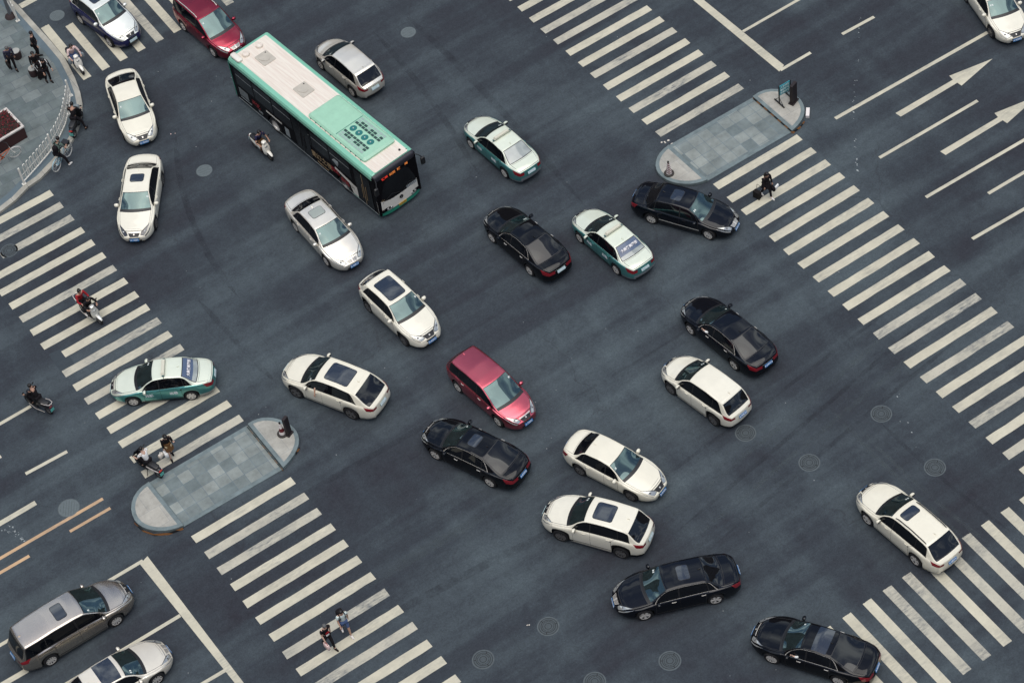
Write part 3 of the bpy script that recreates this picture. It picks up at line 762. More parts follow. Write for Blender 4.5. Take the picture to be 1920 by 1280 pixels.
def make_car(name, label, cat, bd, pnt, two=None, loc=(0, 0), hdg=0.0, group=None, sunroof=None, rails=None, chrome=False, clad=False,
             spokes=5, darkrim=False, plate='A·12345', plate_mat=None, lamp='clear', band=False, roofmat=None, steer=0.0, pillar=False,
             grille='dark', tail_bar=False, wiper_band=True, doors=True, handles=None, mirror=None, glassroof=None, mould=False, low=None, pale_roof=False):
    root = empty(name, (loc[0], loc[1], 0), hdg); tag(root, label, cat, group)
    L, W, H = bd.L, bd.W, bd.H; sA, sB, ra = bd.sA, bd.sB, bd.wr + .055
    # --- body shell
    S = [0, .015, .04, .08, .13, .19, .26]; x = .33
    while x < L - .26: S.append(x); x += .055
    S += [L - .26, L - .19, L - .13, L - .08, L - .04, L - .015, L]
    for c in (sA, sB):
        S += list(c + np.array([-ra - .001, -ra*.985, -ra*.93, -ra*.8, ra*.8, ra*.93, ra*.985, ra + .001]))
    S = np.array(sorted(set(np.round(S, 4)))); S = S[(S >= 0) & (S <= L)]
    n = len(S); J = np.arange(20.0)
    SS = np.repeat(S[:, None], 20, 1); PL = bd.surf(SS, np.broadcast_to(J, SS.shape), 1)
    V = []; F = []; MI = []
    # ring: left j 0..19 then right 18..1
    for i in range(n):
        V += [tuple(p) for p in PL[i]]
        V += [(p[0], -p[1], p[2]) for p in PL[i, 18:0:-1]]
    nr = 38
    def jj(k): return k if k < 20 else 38 - k
    for i in range(n - 1):
        sm = (S[i] + S[i+1])/2
        inarch = min(abs(sm - sA), abs(sm - sB)) < ra
        for k in range(nr):
            k2 = (k + 1) % nr; j = min(jj(k), jj(k2))
            F.append((i*nr + k, (i+1)*nr + k, (i+1)*nr + k2, i*nr + k2))
            m_ = 0
            if j < 1 or (j < 2 and not inarch) or (inarch and j < 2): m_ = 1
            elif clad and j < 3: m_ = 1
            elif clad and inarch and j < 4: m_ = 1
            elif low is not None and j < 3 and not inarch: m_ = 3
            if two is not None and j >= 8: m_ = 2
            if band and 13 <= j and bd.wt + .02 < sm: m_ = 2
            MI.append(m_)
    # end caps that follow the bowed bumpers
    for rear in (False, True):
        i = n - 1 if rear else 0
        rg = bd.rings([S[i]])[0]; qs = np.array([rg[j, 0]/max(1e-6, rg[8, 0]) for j in range(8, 20)])
        qs = np.concatenate([qs, -qs[-2::-1]]); m_ = len(qs); base = len(V)
        rows = [1, 2, 3, 4, 5, 6, 7, 8]
        for j in rows:
            for p in bd.cap(qs, np.full(m_, float(j)), rear): V.append(tuple(p))
        ringtop = [i*nr + j for j in range(8, 31)]
        for r_ in range(len(rows) - 1):
            for k in range(m_ - 1):
                q = (base + r_*m_ + k, base + r_*m_ + k + 1, base + (r_+1)*m_ + k + 1, base + (r_+1)*m_ + k)
                F.append(q if rear else q[::-1])
                mm = 0
                if r_ < 1: mm = 1
                if clad and r_ < 2: mm = 1
                if low is not None and 1 <= r_ < 3: mm = 3
                MI.append(mm)
        for k in range(m_ - 1):
            q = (base + 7*m_ + k, base + 7*m_ + k + 1, ringtop[k+1], ringtop[k]); F.append(q if rear else q[::-1]); MI.append(0)
    me = mesh(V, F, MI)
    bm = bmesh.new(); bm.from_mesh(me); bmesh.ops.remove_doubles(bm, verts=bm.verts[:], dist=.0008)
    bmesh.ops.recalc_face_normals(bm, faces=bm.faces[:]); bm.to_mesh(me); bm.free()
    link('body', me, [pnt, M_under, two or roofmat or pnt, low or pnt], root)
    def patch(nm, P, off, m_, par=None, **kw):
        return link(nm, grid_mesh(P, off, **kw), m_, par or root)
    gap = M_seamw if pnt in (P_white, P_white2, P_champ, P_mint) else M_seam
    # --- bonnet
    patch('bonnet_gap', top_patch(bd, .185, bd.cowl - .005, -.93, .93, 12, 15), .002, gap)
    patch('bonnet', top_patch(bd, .205, bd.cowl - .02, -.912, .912, 12, 15), .0035, two or pnt)
    # --- glass
    patch('cowl_panel', top_patch(bd, bd.cowl - .035, bd.cowl + .10, -.96, .96, 6, 15), .005, M_trim)
    patch('windscreen_seal', top_patch(bd, bd.cowl + .02, bd.wt + .01, -.955, .955, 10, 17), .0055, M_trim)
    patch('windscreen', top_patch(bd, bd.cowl + .10, bd.wt - .015, -.925, .925, 10, 17), .009, M_glassf)
    qs_ = -.82 if rng.random() < .7 else .80
    sw_ = bd.wt - .16 - .05*rng.random()
    for kk in range(2 if rng.random() < .6 else 1):
        patch('windscreen_sticker', top_patch(bd, sw_ - .07, sw_, qs_ + .13*kk, qs_ + .13*kk + .09, 3, 3), .0115, M_stick)
    rg0, rg1 = (bd.rr + .03, bd.gb - .02) if not bd.tall else (bd.rr + .05, bd.gb - .01)
    if bd.style == 'suv' or bd.style == 'hatch' or bd.style == 'wagon':
        # tailgate spoiler lip
        P = top_patch(bd, bd.rr - .16, bd.rr + .055, -.96, .96, 5, 13); P[:, :, 2] += np.linspace(0, .022, 5)[:, None]
        patch('spoiler', P, .004, roofmat or pnt)
    patch('rear_window_seal', top_patch(bd, rg0 - .03, rg1 + .03, -.93, .93, 10, 15), .005, M_trim)
    patch('rear_window', top_patch(bd, rg0, rg1, -.885, .885, 10, 15), .008, M_glass)
    sw0 = bd.cowl + .30
    sw1 = (bd.rr + .38) if not bd.tall else (bd.rr + .14 if bd.style != 'mpv' else bd.rr + .05)
    Bp = sA + bd.wb*.50; Cp = min(sB - .12, sw1 - .30)
    lean = .10 if bd.style == 'sedan' else .05
    for sd in (1, -1):
        f0 = lambda t: sw0 - .05 + .25*t*t; f1 = lambda t: sw1 - (.32*t**1.5 if not bd.tall else (.12 if bd.style in ('mpv', 'wagon') or clad == 2 else .42)*t)
        patch('window_surround', side_patch(bd, sd, 8.75, 12.95, lambda t: f0(t) - .05, lambda t: f1(t) + .05), .004, M_chrome if chrome else M_trim)
        patch('window_frame', side_patch(bd, sd, 9.05, 12.7, lambda t: f0(t) - .012, lambda t: f1(t) + .012), .006, M_trim)
        g0 = lambda t: f0(t); pa = lambda t: Bp - .03 + .03*t; pb_ = lambda t: Bp + .03 + .03*t; pc = lambda t: Cp - .02 - lean*t; pd = lambda t: Cp + .02 - lean*t
        patch('side_window', side_patch(bd, sd, 9.15, 12.6, g0, pa, 7, 8), .008, M_glass)
        patch('side_window', side_patch(bd, sd, 9.15, 12.6, pb_, pc, 7, 8), .008, M_glass)
        patch('side_window', side_patch(bd, sd, 9.15, 12.6, pd, f1, 7, 6), .008, M_glass)
        patch('door_pillar', side_patch(bd, sd, 9.1, 12.65, lambda t: pa(t) - .005, lambda t: pb_(t) + .005, 7, 3), .0065, M_trim)
        # --- doors
        if doors:
            for lo, hi in ((lambda t: sw0 - .10, lambda t: Bp), (lambda t: Bp, lambda t: min(sB - .02, sB - ra*1.04 + .34*max(0, t - .45)))):
                patch('door_gap', side_patch(bd, sd, 2.2, 8.55, lambda t: lo(t) - .008, lambda t: hi(t) + .008, 9, 9), .0018, gap)
                d = patch('door', side_patch(bd, sd, 2.35, 8.6, lambda t: lo(t) + .006, lambda t: hi(t) - .006, 9, 9), .0042, pnt)
                sh = hi(.9) - .17; p = bd.surf(sh, 6.55, sd); p2 = bd.surf(sh - .17, 6.55, sd)
                b = MB(); b.tube([p2 + [0, sd*.012, 0], p2 + [-.02, sd*.03, 0], p + [.02, sd*.03, 0], p + [0, sd*.012, 0]], .014, 6)
                b.build('handle', M_chrome if (chrome or handles) else pnt, d, smooth=True)
        if mould:
            patch('side_moulding', side_patch(bd, sd, 3.75, 4.05, sA + ra + .06, sB - ra - .06, 2, 14), .012, M_chrome)
        if clad or low is not None:
            patch('sill_strip', side_patch(bd, sd, 2.05, 2.5, sA + ra + .03, sB - ra - .03, 2, 14), .014, M_chrome if clad else M_trim)
        # --- lamps
        ql, sl, jl = (.60, .50, 6.2) if lamp != 'slim' else (.52, .44, 7.0)
        u, v = np.meshgrid(np.linspace(0, 1, 9), np.linspace(0, 1, 7), indexing='ij')
        def lampP(g):
            q_ = lerp(ql - g, .985, v); s0_ = .035 - g*.2 + .03*(1 - v)**2; s1_ = lerp(.13, sl, v**1.3) + g
            return bd.top(lerp(s0_, s1_, u), q_*sd)
        hm = M_head if lamp != 'dark' else M_headd
        patch('headlight_seal', lampP(.035), .006, M_trim)
        hp = patch('headlight', lampP(0), .0095, hm)
        patch('headlight_wrap', side_patch(bd, sd, jl, 8.05, lambda t: .03, lambda t: .14 + (sl - .12)*t, 5, 8), .0075, hm, hp)
        c_ = bd.top(np.array(.17), np.array(sd*.80)); b = MB(); b.ball((c_[0], c_[1], c_[2] + .004), (.055, .05, .02), 10, 7); b.build('projector', M_headd if lamp != 'dark' else M_head, hp, smooth=True)
        tl = (5.0, 7.9) if not bd.tall else (5.6, 8.9)
        patch('tail_light', side_patch(bd, sd, tl[0], tl[1], lambda t: L - .20 - .16*t, lambda t: L, 5, 8), .006, M_tail)
        P = bd.cap(*np.meshgrid(np.linspace(.66 if not tail_bar else .5, 1.0, 6)*sd, np.linspace(tl[0], min(tl[1], 8), 4), indexing='ij'), rear=True)
        patch('tail_light', P, .006, M_tail)
        # --- mirrors
        p = bd.surf(sw0 + .02, 9.0, sd); b = MB()
        b.loft([(-.065, 0, .075, .05), (-.05, 0, .105, .075), (.0, 0, .115, .085), (.05, -.005, .09, .065), (.075, -.01, .04, .03)], n=12, e=2.6)
        b.v = [(a, q + sd*.12, c) for a, q, c in b.v]
        b.box((-.02, sd*.03, -.045), (.05, .10, .03)); b.v = [(a + p[0], q + p[1] + sd*.005, c + p[2] + .055) for a, q, c in b.v]
        mm = b.build('wing_mirror', mirror or two or pnt, root, smooth=True)
        MB().box((p[0] - .072, p[1] + sd*.125, p[2] + .055), (.006, .17, .11)).build('mirror_glass', M_roofg, mm)
    # --- front and rear fittings
    g = np.meshgrid(np.linspace(-.56, .56, 11), np.linspace(5.5, 7.6, 4), indexing='ij')
    if grille != 'none':
        patch('grille', bd.cap(*g), .007, M_trim if grille == 'dark' else M_chrome)
        gp = patch('grille', top_patch(bd, .0, .125, -.46, .46, 5, 11), .008, M_trim if grille == 'dark' else M_chrome)
        if grille == 'bars':
            for a_ in (.02, .05, .08, .11): patch('grille_bar', top_patch(bd, a_, a_ + .012, -.43, .43, 2, 11), .013, M_trim, gp)
            patch('grille_bar', top_patch(bd, .0, .125, -.06, .06, 4, 3), .016, M_chrome, gp)
        else:
            patch('grille_rim', top_patch(bd, .118, .15, -.50, .50, 2, 11), .012, M_chrome if lamp != 'slim' else M_trim, gp)
            patch('badge', top_patch(bd, .055, .10, -.06, .06, 3, 3), .014, M_chrome, gp)
        if grille == 'bars':
            for j in (5.8, 6.3, 6.8, 7.3):
                patch('grille_bar', bd.cap(*np.meshgrid(np.linspace(-.52, .52, 9), [j - .14, j + .14], indexing='ij')), .014, M_trim)
        else:
            patch('grille_trim', bd.cap(*np.meshgrid(np.linspace(-.58, .58, 11), [7.5, 7.75], indexing='ij')), .011, M_chrome)
    patch('air_intake', bd.cap(*np.meshgrid(np.linspace(-.68, .68, 11), np.linspace(2.3, 3.9, 3), indexing='ij')), .006, M_trim)
    pm = plate_mat or M_plate
    pf = bd.cap(np.array(0.), np.array(4.75)); pr_ = bd.cap(np.array(0.), np.array(5.6 if not bd.tall else 5.4), True)
    for (p, sgn, tilt) in ((pf, 1, -.25), (pr_, -1, -.35)):
        Mx = Matrix.Translation((p[0] + sgn*.03, 0, p[2])) @ Matrix.Rotation(sgn*tilt, 4, 'Y')
        b = MB(); b.box((0, 0, 0), (.016, .44, .14)); b.v = [tuple(Mx @ Vector(v)) for v in b.v]
        po = b.build('licence_plate', pm, root)
        T = Mx @ frame((sgn*.011, 0, 0), (0, sgn, 0), (0, 0, 1))
        text_mesh(plate, .115, M_ptext, 'plate_number', po, T, bold=.002)
    if bd.style in ('sedan', 'fastback'):
        patch('boot_gap', top_patch(bd, bd.gb + .055, L - .035, -.90, .90, 6, 13), .0025, gap)
        patch('boot_lid', top_patch(bd, bd.gb + .068, L - .05, -.88, .88, 6, 13), .0042, two or pnt)
    if tail_bar:
        patch('tail_trim', bd.cap(*np.meshgrid(np.linspace(-.5, .5, 9), [6.9, 7.3], indexing='ij'), rear=True), .008, M_chrome)
    patch('rear_bumper_trim', bd.cap(*np.meshgrid(np.linspace(-.86, .86, 11), [2.05, 2.7], indexing='ij'), rear=True), .010, M_trim)
    # --- roof fittings
    if sunroof:
        s0, s1, q = sunroof
        patch('sunroof_seal', top_patch(bd, s0 - .02, s1 + .02, -q - .03, q + .03, 12, 13, .10), .004, M_trim)
        patch('sunroof', top_patch(bd, s0, s1, -q, q, 12, 13, .09), .007, M_roofpale if pale_roof else M_roofg)
    if glassroof:
        patch('glass_roof', top_patch(bd, glassroof[0], glassroof[1], -.93, .93, 10, 15), .006, M_roofg)
    if rails is not None:
        for sd in (1, -1):
            s0, s1 = bd.wt + .18, bd.rr - .05
            pts = [bd.top(s, sd*.90) + np.array([0, 0, h]) for s, h in [(s0, .0), (s0 + .06, .045), ((s0 + s1)/2, .05), (s1 - .06, .045), (s1, .0)]]
            mb = MB(); k = []
            for a in np.linspace(0, 1, 13):
                s_ = lerp(s0, s1, a); hgt = .052*min(1, min(a, 1 - a)/.06); k.append(bd.top(s_, sd*.90) + np.array([0, 0, hgt]))
            mb.tube(k, .022, 6); mb.build('roof_rail', rails, root, smooth=True)
    p = bd.top(bd.rr - .14, np.array(0.0)); b = MB(); b.loft([(-.06, .0, .006, .006), (-.03, .02, .014, .03), (.06, .012, .02, .022), (.09, 0, .008, .006)], n=8)
    b.v = [(a + p[0], q + p[1], c + p[2]) for a, q, c in b.v]; b.build('aerial', M_trim if pnt in (P_black, P_black2) else (two or pnt), root, smooth=True)
    # --- wheels
    tm, rm = wheel_meshes(bd.wr, spokes, darkrim)
    for xs, front in ((bd.wb/2, True), (-bd.wb/2, False)):
        for sd in (1, -1):
            wo = bpy.data.objects.new('wheel', tm); COL.objects.link(wo); wo.parent = root
            wo.location = (xs, sd*(W/2 - .125), bd.wr); rz = (steer if front else 0) + (0 if sd > 0 else PI)
            wo.rotation_euler = (0, rng.random()*6, rz); wo.rotation_mode = 'YXZ'
            wo.rotation_mode = 'XYZ'; wo.rotation_euler = (Matrix.Rotation(rz, 3, 'Z') @ Matrix.Rotation(rng.random()*6, 3, 'Y')).to_euler()
            ro = bpy.data.objects.new('rim', rm); COL.objects.link(ro); ro.parent = wo
            for me_ in (tm, rm): me_.polygons.foreach_set('use_smooth', [False]*len(me_.polygons))
    return root
def place(Fh, Rh, W, zh=.31, side='left'):
    """centre and heading of a car from its near-side front and rear wheel hubs"""
    F = G(*Fh, zh)[:2]; Rr = G(*Rh, zh)[:2]; d = (F - Rr)/np.linalg.norm(F - Rr)
    lft = np.array([-d[1], d[0]]); nrm = lft if side == 'left' else -lft
    c = (F + Rr)/2 - nrm*(W/2 - .03)
    return c, math.atan2(d[1], d[0])
# ------------------------------------------------------------------ the vehicles standing in the crossing
BODY = {}
def car(name, label, cat, F, Rr, side, bdk, **kw):
    bdk = dict(bdk); bdk.setdefault('cab', rng.uniform(-.06, .06)); bdk.setdefault('belt', rng.uniform(-.015, .025)); bdk.setdefault('rake', rng.uniform(-.06, .06)); bd = Body(**bdk); BODY[label] = bd; c, h = place(F, Rr, bd.W, bd.wr, side)
    return make_car(name, label, cat, bd, loc=c, hdg=h, **kw), bd
SED = dict(L=4.75, W=1.82, H=1.46, wb=2.72, fo=.93, style='sedan')
def D(base=SED, **k): d = dict(base); d.update(k); return d
car('suv', 'dark blue SUV with sky shine painted on its top, open sunroof, on the top left zebra crossing', 'suv', (203.7, 79), (151, 37.5), 'right',
    D(L=4.35, W=1.78, H=1.68, wb=2.47, fo=.86, style='suv', nose=.84), pnt=P_suvshade, two=P_suvlit, sunroof=(2.25, 2.72, .55), spokes=5, plate='A·BY207', plate_mat=M_platel, clad=False)
car('minivan', 'maroon minivan with silver roof rails, nose towards the back of the bus', 'minivan', (397.5, 97), (344.5, 51), 'right',
    D(L=4.60, W=1.80, H=1.72, wb=2.62, fo=.90, style='mpv'), pnt=P_maroon, rails=M_chrome, spokes=5, plate='A·2C116', grille='bars')
car('hatchback', 'silver hatchback driving up alongside the far side of the bus', 'hatchback', (601, 122), (659, 172), 'left',
    D(L=4.26, W=1.70, H=1.53, wb=2.60, fo=.82, style='hatch'), pnt=P_silver, spokes=7, plate='A·7K302', plate_mat=M_platel, handles=True)
car('sedan', 'black sedan with full chrome window frames left of the taxi pair', 'sedan', (922, 446), (992, 507), 'left',
    D(L=4.87, W=1.84, H=1.47, wb=2.74, fo=.96, style='fastback'), pnt=P_black, chrome=True, spokes=5, plate='A·Q835N', plate_mat=M_platel, tail_bar=True)
car('sedan', 'black sedan with sunroof and chrome side strips below the right refuge island', 'sedan', (1328.5, 441), (1220.5, 411), 'right',
    D(L=4.79, W=1.76, H=1.47, wb=2.82, fo=.91), pnt=P_black2, sunroof=(2.42, 2.88, .55), chrome=False, mould=True, spokes=9, plate='B·6M118', grille='bars', steer=R(-8))
car('sedan', 'silver sedan with pale sunroof in front of the bus', 'sedan', (610.5, 489), (554, 426), 'right',
    D(L=4.86, W=1.82, H=1.48, wb=2.73, fo=.96), pnt=P_silver, sunroof=(2.50, 2.98, .54), pale_roof=True, chrome=True, spokes=6, plate='A·18A17', plate_mat=M_plate, grille='bars')
car('suv', 'white SUV with large glass roof heading down the middle of the crossing', 'suv', (755, 637.5), (691, 577.5), 'right',
    D(L=4.42, W=1.84, H=1.61, wb=2.68, fo=.86, style='suv'), pnt=P_white, sunroof=(2.12, 3.30, .66), spokes=5, darkrim=True, plate='A·65F21', lamp='slim', clad=True)
car('suv', 'white coupe like SUV with split glass roof, driver arm out of window', 'suv', (555, 736), (657.5, 776), 'left',
    D(L=4.84, W=1.93, H=1.62, wb=2.86, fo=.92, style='suv', wr=.37, rake=-.18), pnt=P_white2, sunroof=(2.30, 3.42, .68), spokes=5, darkrim=True, plate='B·N0S02', plate_mat=M_platel, grille='none')
car('minivan', 'red compact MPV with pink shine on its roof in the centre', 'minivan', (933, 790), (858, 726), 'right',
    D(L=4.55, W=1.79, H=1.62, wb=2.68, fo=.92, style='mpv', rake=-.12), pnt=P_red, spokes=5, plate='A·76E01', handles=True)
car('sedan', 'black fastback sedan with sunroof and reddish rear window next to the red car', 'sedan', (815.5, 852.5), (918, 904.5), 'left',
    D(L=4.88, W=1.85, H=1.47, wb=2.87, fo=.93, style='fastback', wr=.335), pnt=P_black, sunroof=(2.34, 2.72, .52), chrome=True, spokes=8, plate='A·D3562', tail_bar=True)
car('sedan', 'white sedan without sunroof just above the white SUV', 'sedan', (1182, 930), (1087, 882), 'right',
    D(L=4.46, W=1.74, H=1.48, wb=2.57, fo=.92), pnt=P_white2, spokes=8, darkrim=True, plate='B·2H09L', lamp='slim')
car('suv', 'white SUV with dark square sunroof beneath the white sedan', 'suv', (1051, 1005.5), (1164, 1037.5), 'left',
    D(L=4.52, W=1.83, H=1.69, wb=2.67, fo=.93, style='suv', wr=.35), pnt=P_white, sunroof=(2.25, 3.02, .64), spokes=9, darkrim=True, clad=2, plate='A·T82X0', plate_mat=M_platel)
car('sedan', 'black sedan with red tail lamps above the small white hatchback', 'sedan', (1294, 618), (1375.5, 684), 'left',
    D(L=4.90, W=1.83, H=1.47, wb=2.78, fo=.96, style='fastback'), pnt=P_black2, chrome=True, spokes=5, plate='A·5W413', tail_bar=True)
car('hatchback', 'small white crossover hatchback beside the black sedan', 'hatchback', (1257.5, 730), (1336, 787.5), 'left',
    D(L=4.20, W=1.79, H=1.60, wb=2.53, fo=.83, style='hatch', wr=.335), pnt=P_white, spokes=6, darkrim=True, plate='A·90K3C', clad=True)
car('estate_car', 'white estate car with black roof rails leaving the lower right zebra crossing', 'estate car', (1626, 974), (1714.5, 1049.5), 'left',
    D(L=4.80, W=1.84, H=1.60, wb=2.74, fo=.96, style='wagon', wr=.34), pnt=P_white2, rails=M_trim, sunroof=(2.30, 2.66, .60), spokes=5, plate='A·0B719')
car('sedan', 'long black saloon with reddish tail turning left below the white SUV', 'sedan', (1209.5, 1154), (1342.5, 1124), 'left',
    D(L=4.98, W=1.86, H=1.47, wb=2.94, fo=.96, wr=.335), pnt=P_black2, sunroof=(2.50, 2.95, .55), chrome=True, spokes=5, plate='A·F60W8', grille='bars')
car('sedan', 'black saloon with driver in white at the bottom right zebra crossing', 'sedan', (1447, 1235), (1571, 1276), 'left',
    D(L=4.93, W=1.86, H=1.48, wb=2.78, fo=.96, style='fastback', wr=.335), pnt=P_black, chrome=True, spokes=10, darkrim=False, plate='A·E3309', tail_bar=True, glassroof=(2.45, 3.0))
car('minivan', 'long grey beige minivan with sunroof waiting at the lower left stop line', 'minivan', (218, 1164), (97, 1237.5), 'right',
    D(L=5.20, W=1.88, H=1.78, wb=3.08, fo=1.02, style='mpv', wr=.335), pnt=P_grey, sunroof=(2.62, 3.06, .55), chrome=False, spokes=9, plate='A·V9012')
# cars without both wheels in view
bd = Body(**D(L=4.58, W=1.81, H=1.46, wb=2.66, fo=.90, style='fastback'))
f = G(268, 259, .5)[:2]; r = G(222.5, 132, .92)[:2]; d = (f - r)/np.linalg.norm(f - r)
make_car('sedan', 'plain white sedan rounding the corner beside the curved white railing', 'sedan', bd, P_white2, loc=f - d*(bd.wb/2 + bd.fo + .02), hdg=math.atan2(d[1], d[0]), spokes=8, plate='A·1E60H', lamp='slim')
bd = Body(**D(L=4.78, W=1.83, H=1.48, wb=2.76, fo=.93))
f = G(253, 443, .45)[:2]; r = G(269, 302, .93)[:2]; d = (f - r)/np.linalg.norm(f - r)
make_car('sedan', 'white sedan with small dark sunroof following the plain white one', 'sedan', bd, P_white, loc=f - d*(bd.wb/2 + bd.fo + .02), hdg=math.atan2(d[1], d[0]), spokes=8, darkrim=True, plate='A·12SF7', lamp='dark', sunroof=(2.52, 2.96, .52))
car('sedan', 'white sedan cut by the top right corner of the photo', 'sedan', (1856, 59), (1811, -4), 'right',
    D(L=4.60, W=1.80, H=1.45, wb=2.68, fo=.90), pnt=P_white, spokes=8, darkrim=True, plate='A·3D8P5', lamp='slim')
bd = Body(**D(L=4.95, W=1.86, H=1.47, wb=2.85, fo=.92, wr=.335)); hF = G(295, 1273.5, .335)[:2]
hd = R(1.0); dv = np.array([math.cos(hd), math.sin(hd)]); lf = np.array([-dv[1], dv[0]])
make_car('sedan', 'champagne sedan with black front roof panel at the bottom left edge', 'sedan', bd, P_champ, loc=hF + lf*(bd.W/2 - .03) - dv*bd.wb/2, hdg=hd, spokes=8, plate='A·8Z164', glassroof=(2.12, 2.85), chrome=True, grille='bars')

# ------------------------------------------------------------------ taxis
TB = dict(L=4.50, W=1.70, H=1.47, wb=2.60, fo=.88, style='sedan', wr=.305)
bd = Body(**TB)
c, h = place((882.5, 270), (945, 324.5), bd.W, bd.wr, 'left')
M_sign = mat('taxi_sign', (.62, .60, .48), .5); M_signd = mat('taxi_sign_base', (.03, .10, .10), .6)
M_banner = mat('window_banner', (.080, .115, .19), .3, 0, .4); M_bant = mat('banner_text', (.78, .75, .74), .5)
M_taxiglass = mat('taxi_glass_painted_sky', (.34, .37, .35), .08, 0, 1.0, vary=.25, vscale=1.5)  # whitish sky reflection painted into the glass colour
taxi = make_car('taxi', 'mint and teal taxi driving alone in the upper middle', 'taxi', bd, P_teal, two=P_mint, loc=c, hdg=h, group='mint and teal taxis',
                spokes=6, plate='A·T5D36', plate_mat=M_platel, low=paint('taxi_grey_paint', (.30, .33, .34), .4), handles=False)
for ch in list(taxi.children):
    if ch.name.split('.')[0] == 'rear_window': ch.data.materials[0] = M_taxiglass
s_ = bd.wt + .48; p = bd.top(s_, np.array(0.))
b = MB(); b.box((p[0], 0, p[2] + .035), (.10, 1.02, .035)); sg = b.build('roof_sign', M_signd, taxi)
b = MB(); b.box((p[0] + .01, 0, p[2] + .095), (.17, .92, .10), taper=.82); b.build('sign_box', M_sign, sg, bevel=.015)
for sd in (1, -1):
    a = bd.top(s_, np.array(sd*.55)); e_ = bd.surf(s_, 12.6, sd); b = MB(); b.tube([a + [0, 0, .03], bd.top(s_, np.array(sd*.93)) + np.array([0, 0, .015]), e_ + [0, sd*.015, 0]], .012, 5)
    b.build('sign_strap', M_trim, sg)
    for s2, tx in ((bd.sA + bd.wb*.30, '先锋'), (bd.sA + bd.wb*.72, '出租')):
        q = bd.surf(s2, 4.7, sd)
        text_mesh(tx, .19, M_ptext, 'door_lettering', taxi, frame((q[0], q[1] + sd*.008, q[2]), (-sd, 0, 0), (0, 0, 1)), bold=.004)
def banner(root):
    P = top_patch(bd, bd.rr + .03, bd.rr + .40, -.87, .87, 6, 15)
    bn = link('rear_window_banner', grid_mesh(P, .012), M_banner, root)
    a = bd.top(bd.rr + .14, np.array(0.)); c_ = bd.top(bd.rr + .34, np.array(0.)); mid = (a + c_)/2; up = a - c_; nrm = np.cross((0, -1, 0), up); nrm /= np.linalg.norm(nrm)
    if nrm[2] < 0: nrm = -nrm
    text_mesh('大美英美整形', .155, M_bant, 'banner_lettering', bn, frame(mid + nrm*.035, (0, -1, 0), up), bold=.005, extrude=.004)
t2 = copy_tree(taxi); c, h = place((1086, 446), (1155, 506), bd.W, bd.wr, 'left'); t2.location = (*c, 0); t2.rotation_euler.z = h
t2['label'] = 'mint and teal taxi with lettered rear window between two black sedans'; banner(t2)
t3 = copy_tree(taxi); c, h = place((250.4, 753.4), (358.6, 742.2), bd.W, bd.wr, 'left'); t3.location = (*c, 0); t3.rotation_euler.z = h
t3['label'] = 'mint and teal taxi crossing the left zebra stripes sideways'; banner(t3)
# ------------------------------------------------------------------ the bus
B_green = mat('bus_mint', (.22, .54, .39), .4, 0, .5, vary=.06)
B_greend = mat('bus_green', (.02, .24, .155), .35, 0, .5)
B_roof = mat('bus_roof', (.76, .68, .575), .6)
_nt = B_roof.node_tree; _b = _nt.nodes['Principled BSDF']          # long pale and rusty streaks along the roof ribs
_tc = N(_nt, 'ShaderNodeTexCoord'); _mp = N(_nt, 'ShaderNodeMapping'); _mp.inputs['Scale'].default_value = (.45, 7, 1)
_no = N(_nt, 'ShaderNodeTexNoise'); _no.inputs['Scale'].default_value = 1.6; _no.inputs['Detail'].default_value = 7; _no.inputs['Roughness'].default_value = .65
_nt.links.new(_tc.outputs['Object'], _mp.inputs[0]); _nt.links.new(_mp.outputs[0], _no.inputs['Vector'])
_rr = N(_nt, 'ShaderNodeValToRGB'); _rr.color_ramp.elements[0].position = .3; _rr.color_ramp.elements[0].color = (.68, .575, .485, 1); _rr.color_ramp.elements[1].position = .66; _rr.color_ramp.elements[1].color = (.80, .74, .64, 1)
_nt.links.new(_no.outputs['Fac'], _rr.inputs[0]); _nt.links.new(_rr.outputs[0], _b.inputs['Base Color'])
B_black = mat('bus_black', (.005, .004, .005), .2, 0, .35, spec=0)
B_glass = mat('bus_glass', (.005, .005, .006), .05, 0, .3, spec=.3)
B_white = mat('bus_white', (.78, .74, .65), .4, 0, .4)
B_hatch = mat('bus_hatch', (.50, .46, .39), .7, vary=.15)
B_vent = mat('bus_vent_dark', (.025, .06, .055), .8)
B_ventl = mat('bus_vent_light', (.30, .42, .37), .8)
B_fan = mat('bus_fan', (.015, .16, .15), .5)
B_band = mat('bus_brow', (.020, .019, .026), .45)
B_red = mat('bus_red_print', (.30, .025, .03), .5); B_gold = mat('bus_gold_print', (.34, .24, .13), .5); B_greyp = mat('bus_grey_print', (.30, .33, .33), .5)
M_led = mat('led_red', (.3, .02, .02), .5, emit=(1, .06, .03), es=.38); M_ledo = mat('led_orange', (.3, .1, .02), .5, emit=(1, .30, .07), es=.38)
BL, BW, BH = 11.3, 2.46, 3.02
rl, rr_, fl, fr = G(430, 104, BH - .08)[:2], G(497, 63.5, BH - .08)[:2], G(695.5, 332, BH - .08)[:2], G(781, 286, BH - .08)[:2]
dv = (fl + fr)/2 - (rl + rr_)/2; BLm = np.linalg.norm(dv); dv /= BLm
BC = (fl + fr + rl + rr_)/4
bus = empty('bus', (*BC, 0), math.atan2(dv[1], dv[0]))
tag(bus, 'black sided city bus with mint green roof edges and cream roof', 'bus')
BL = BLm; X0, X1 = -BL/2, BL/2
def rbox(x0, x1, y0, y1, z0, z1): b = MB(); b.box(((x0+x1)/2, (y0+y1)/2, (z0+z1)/2), (x1-x0, y1-y0, z1-z0)); return b
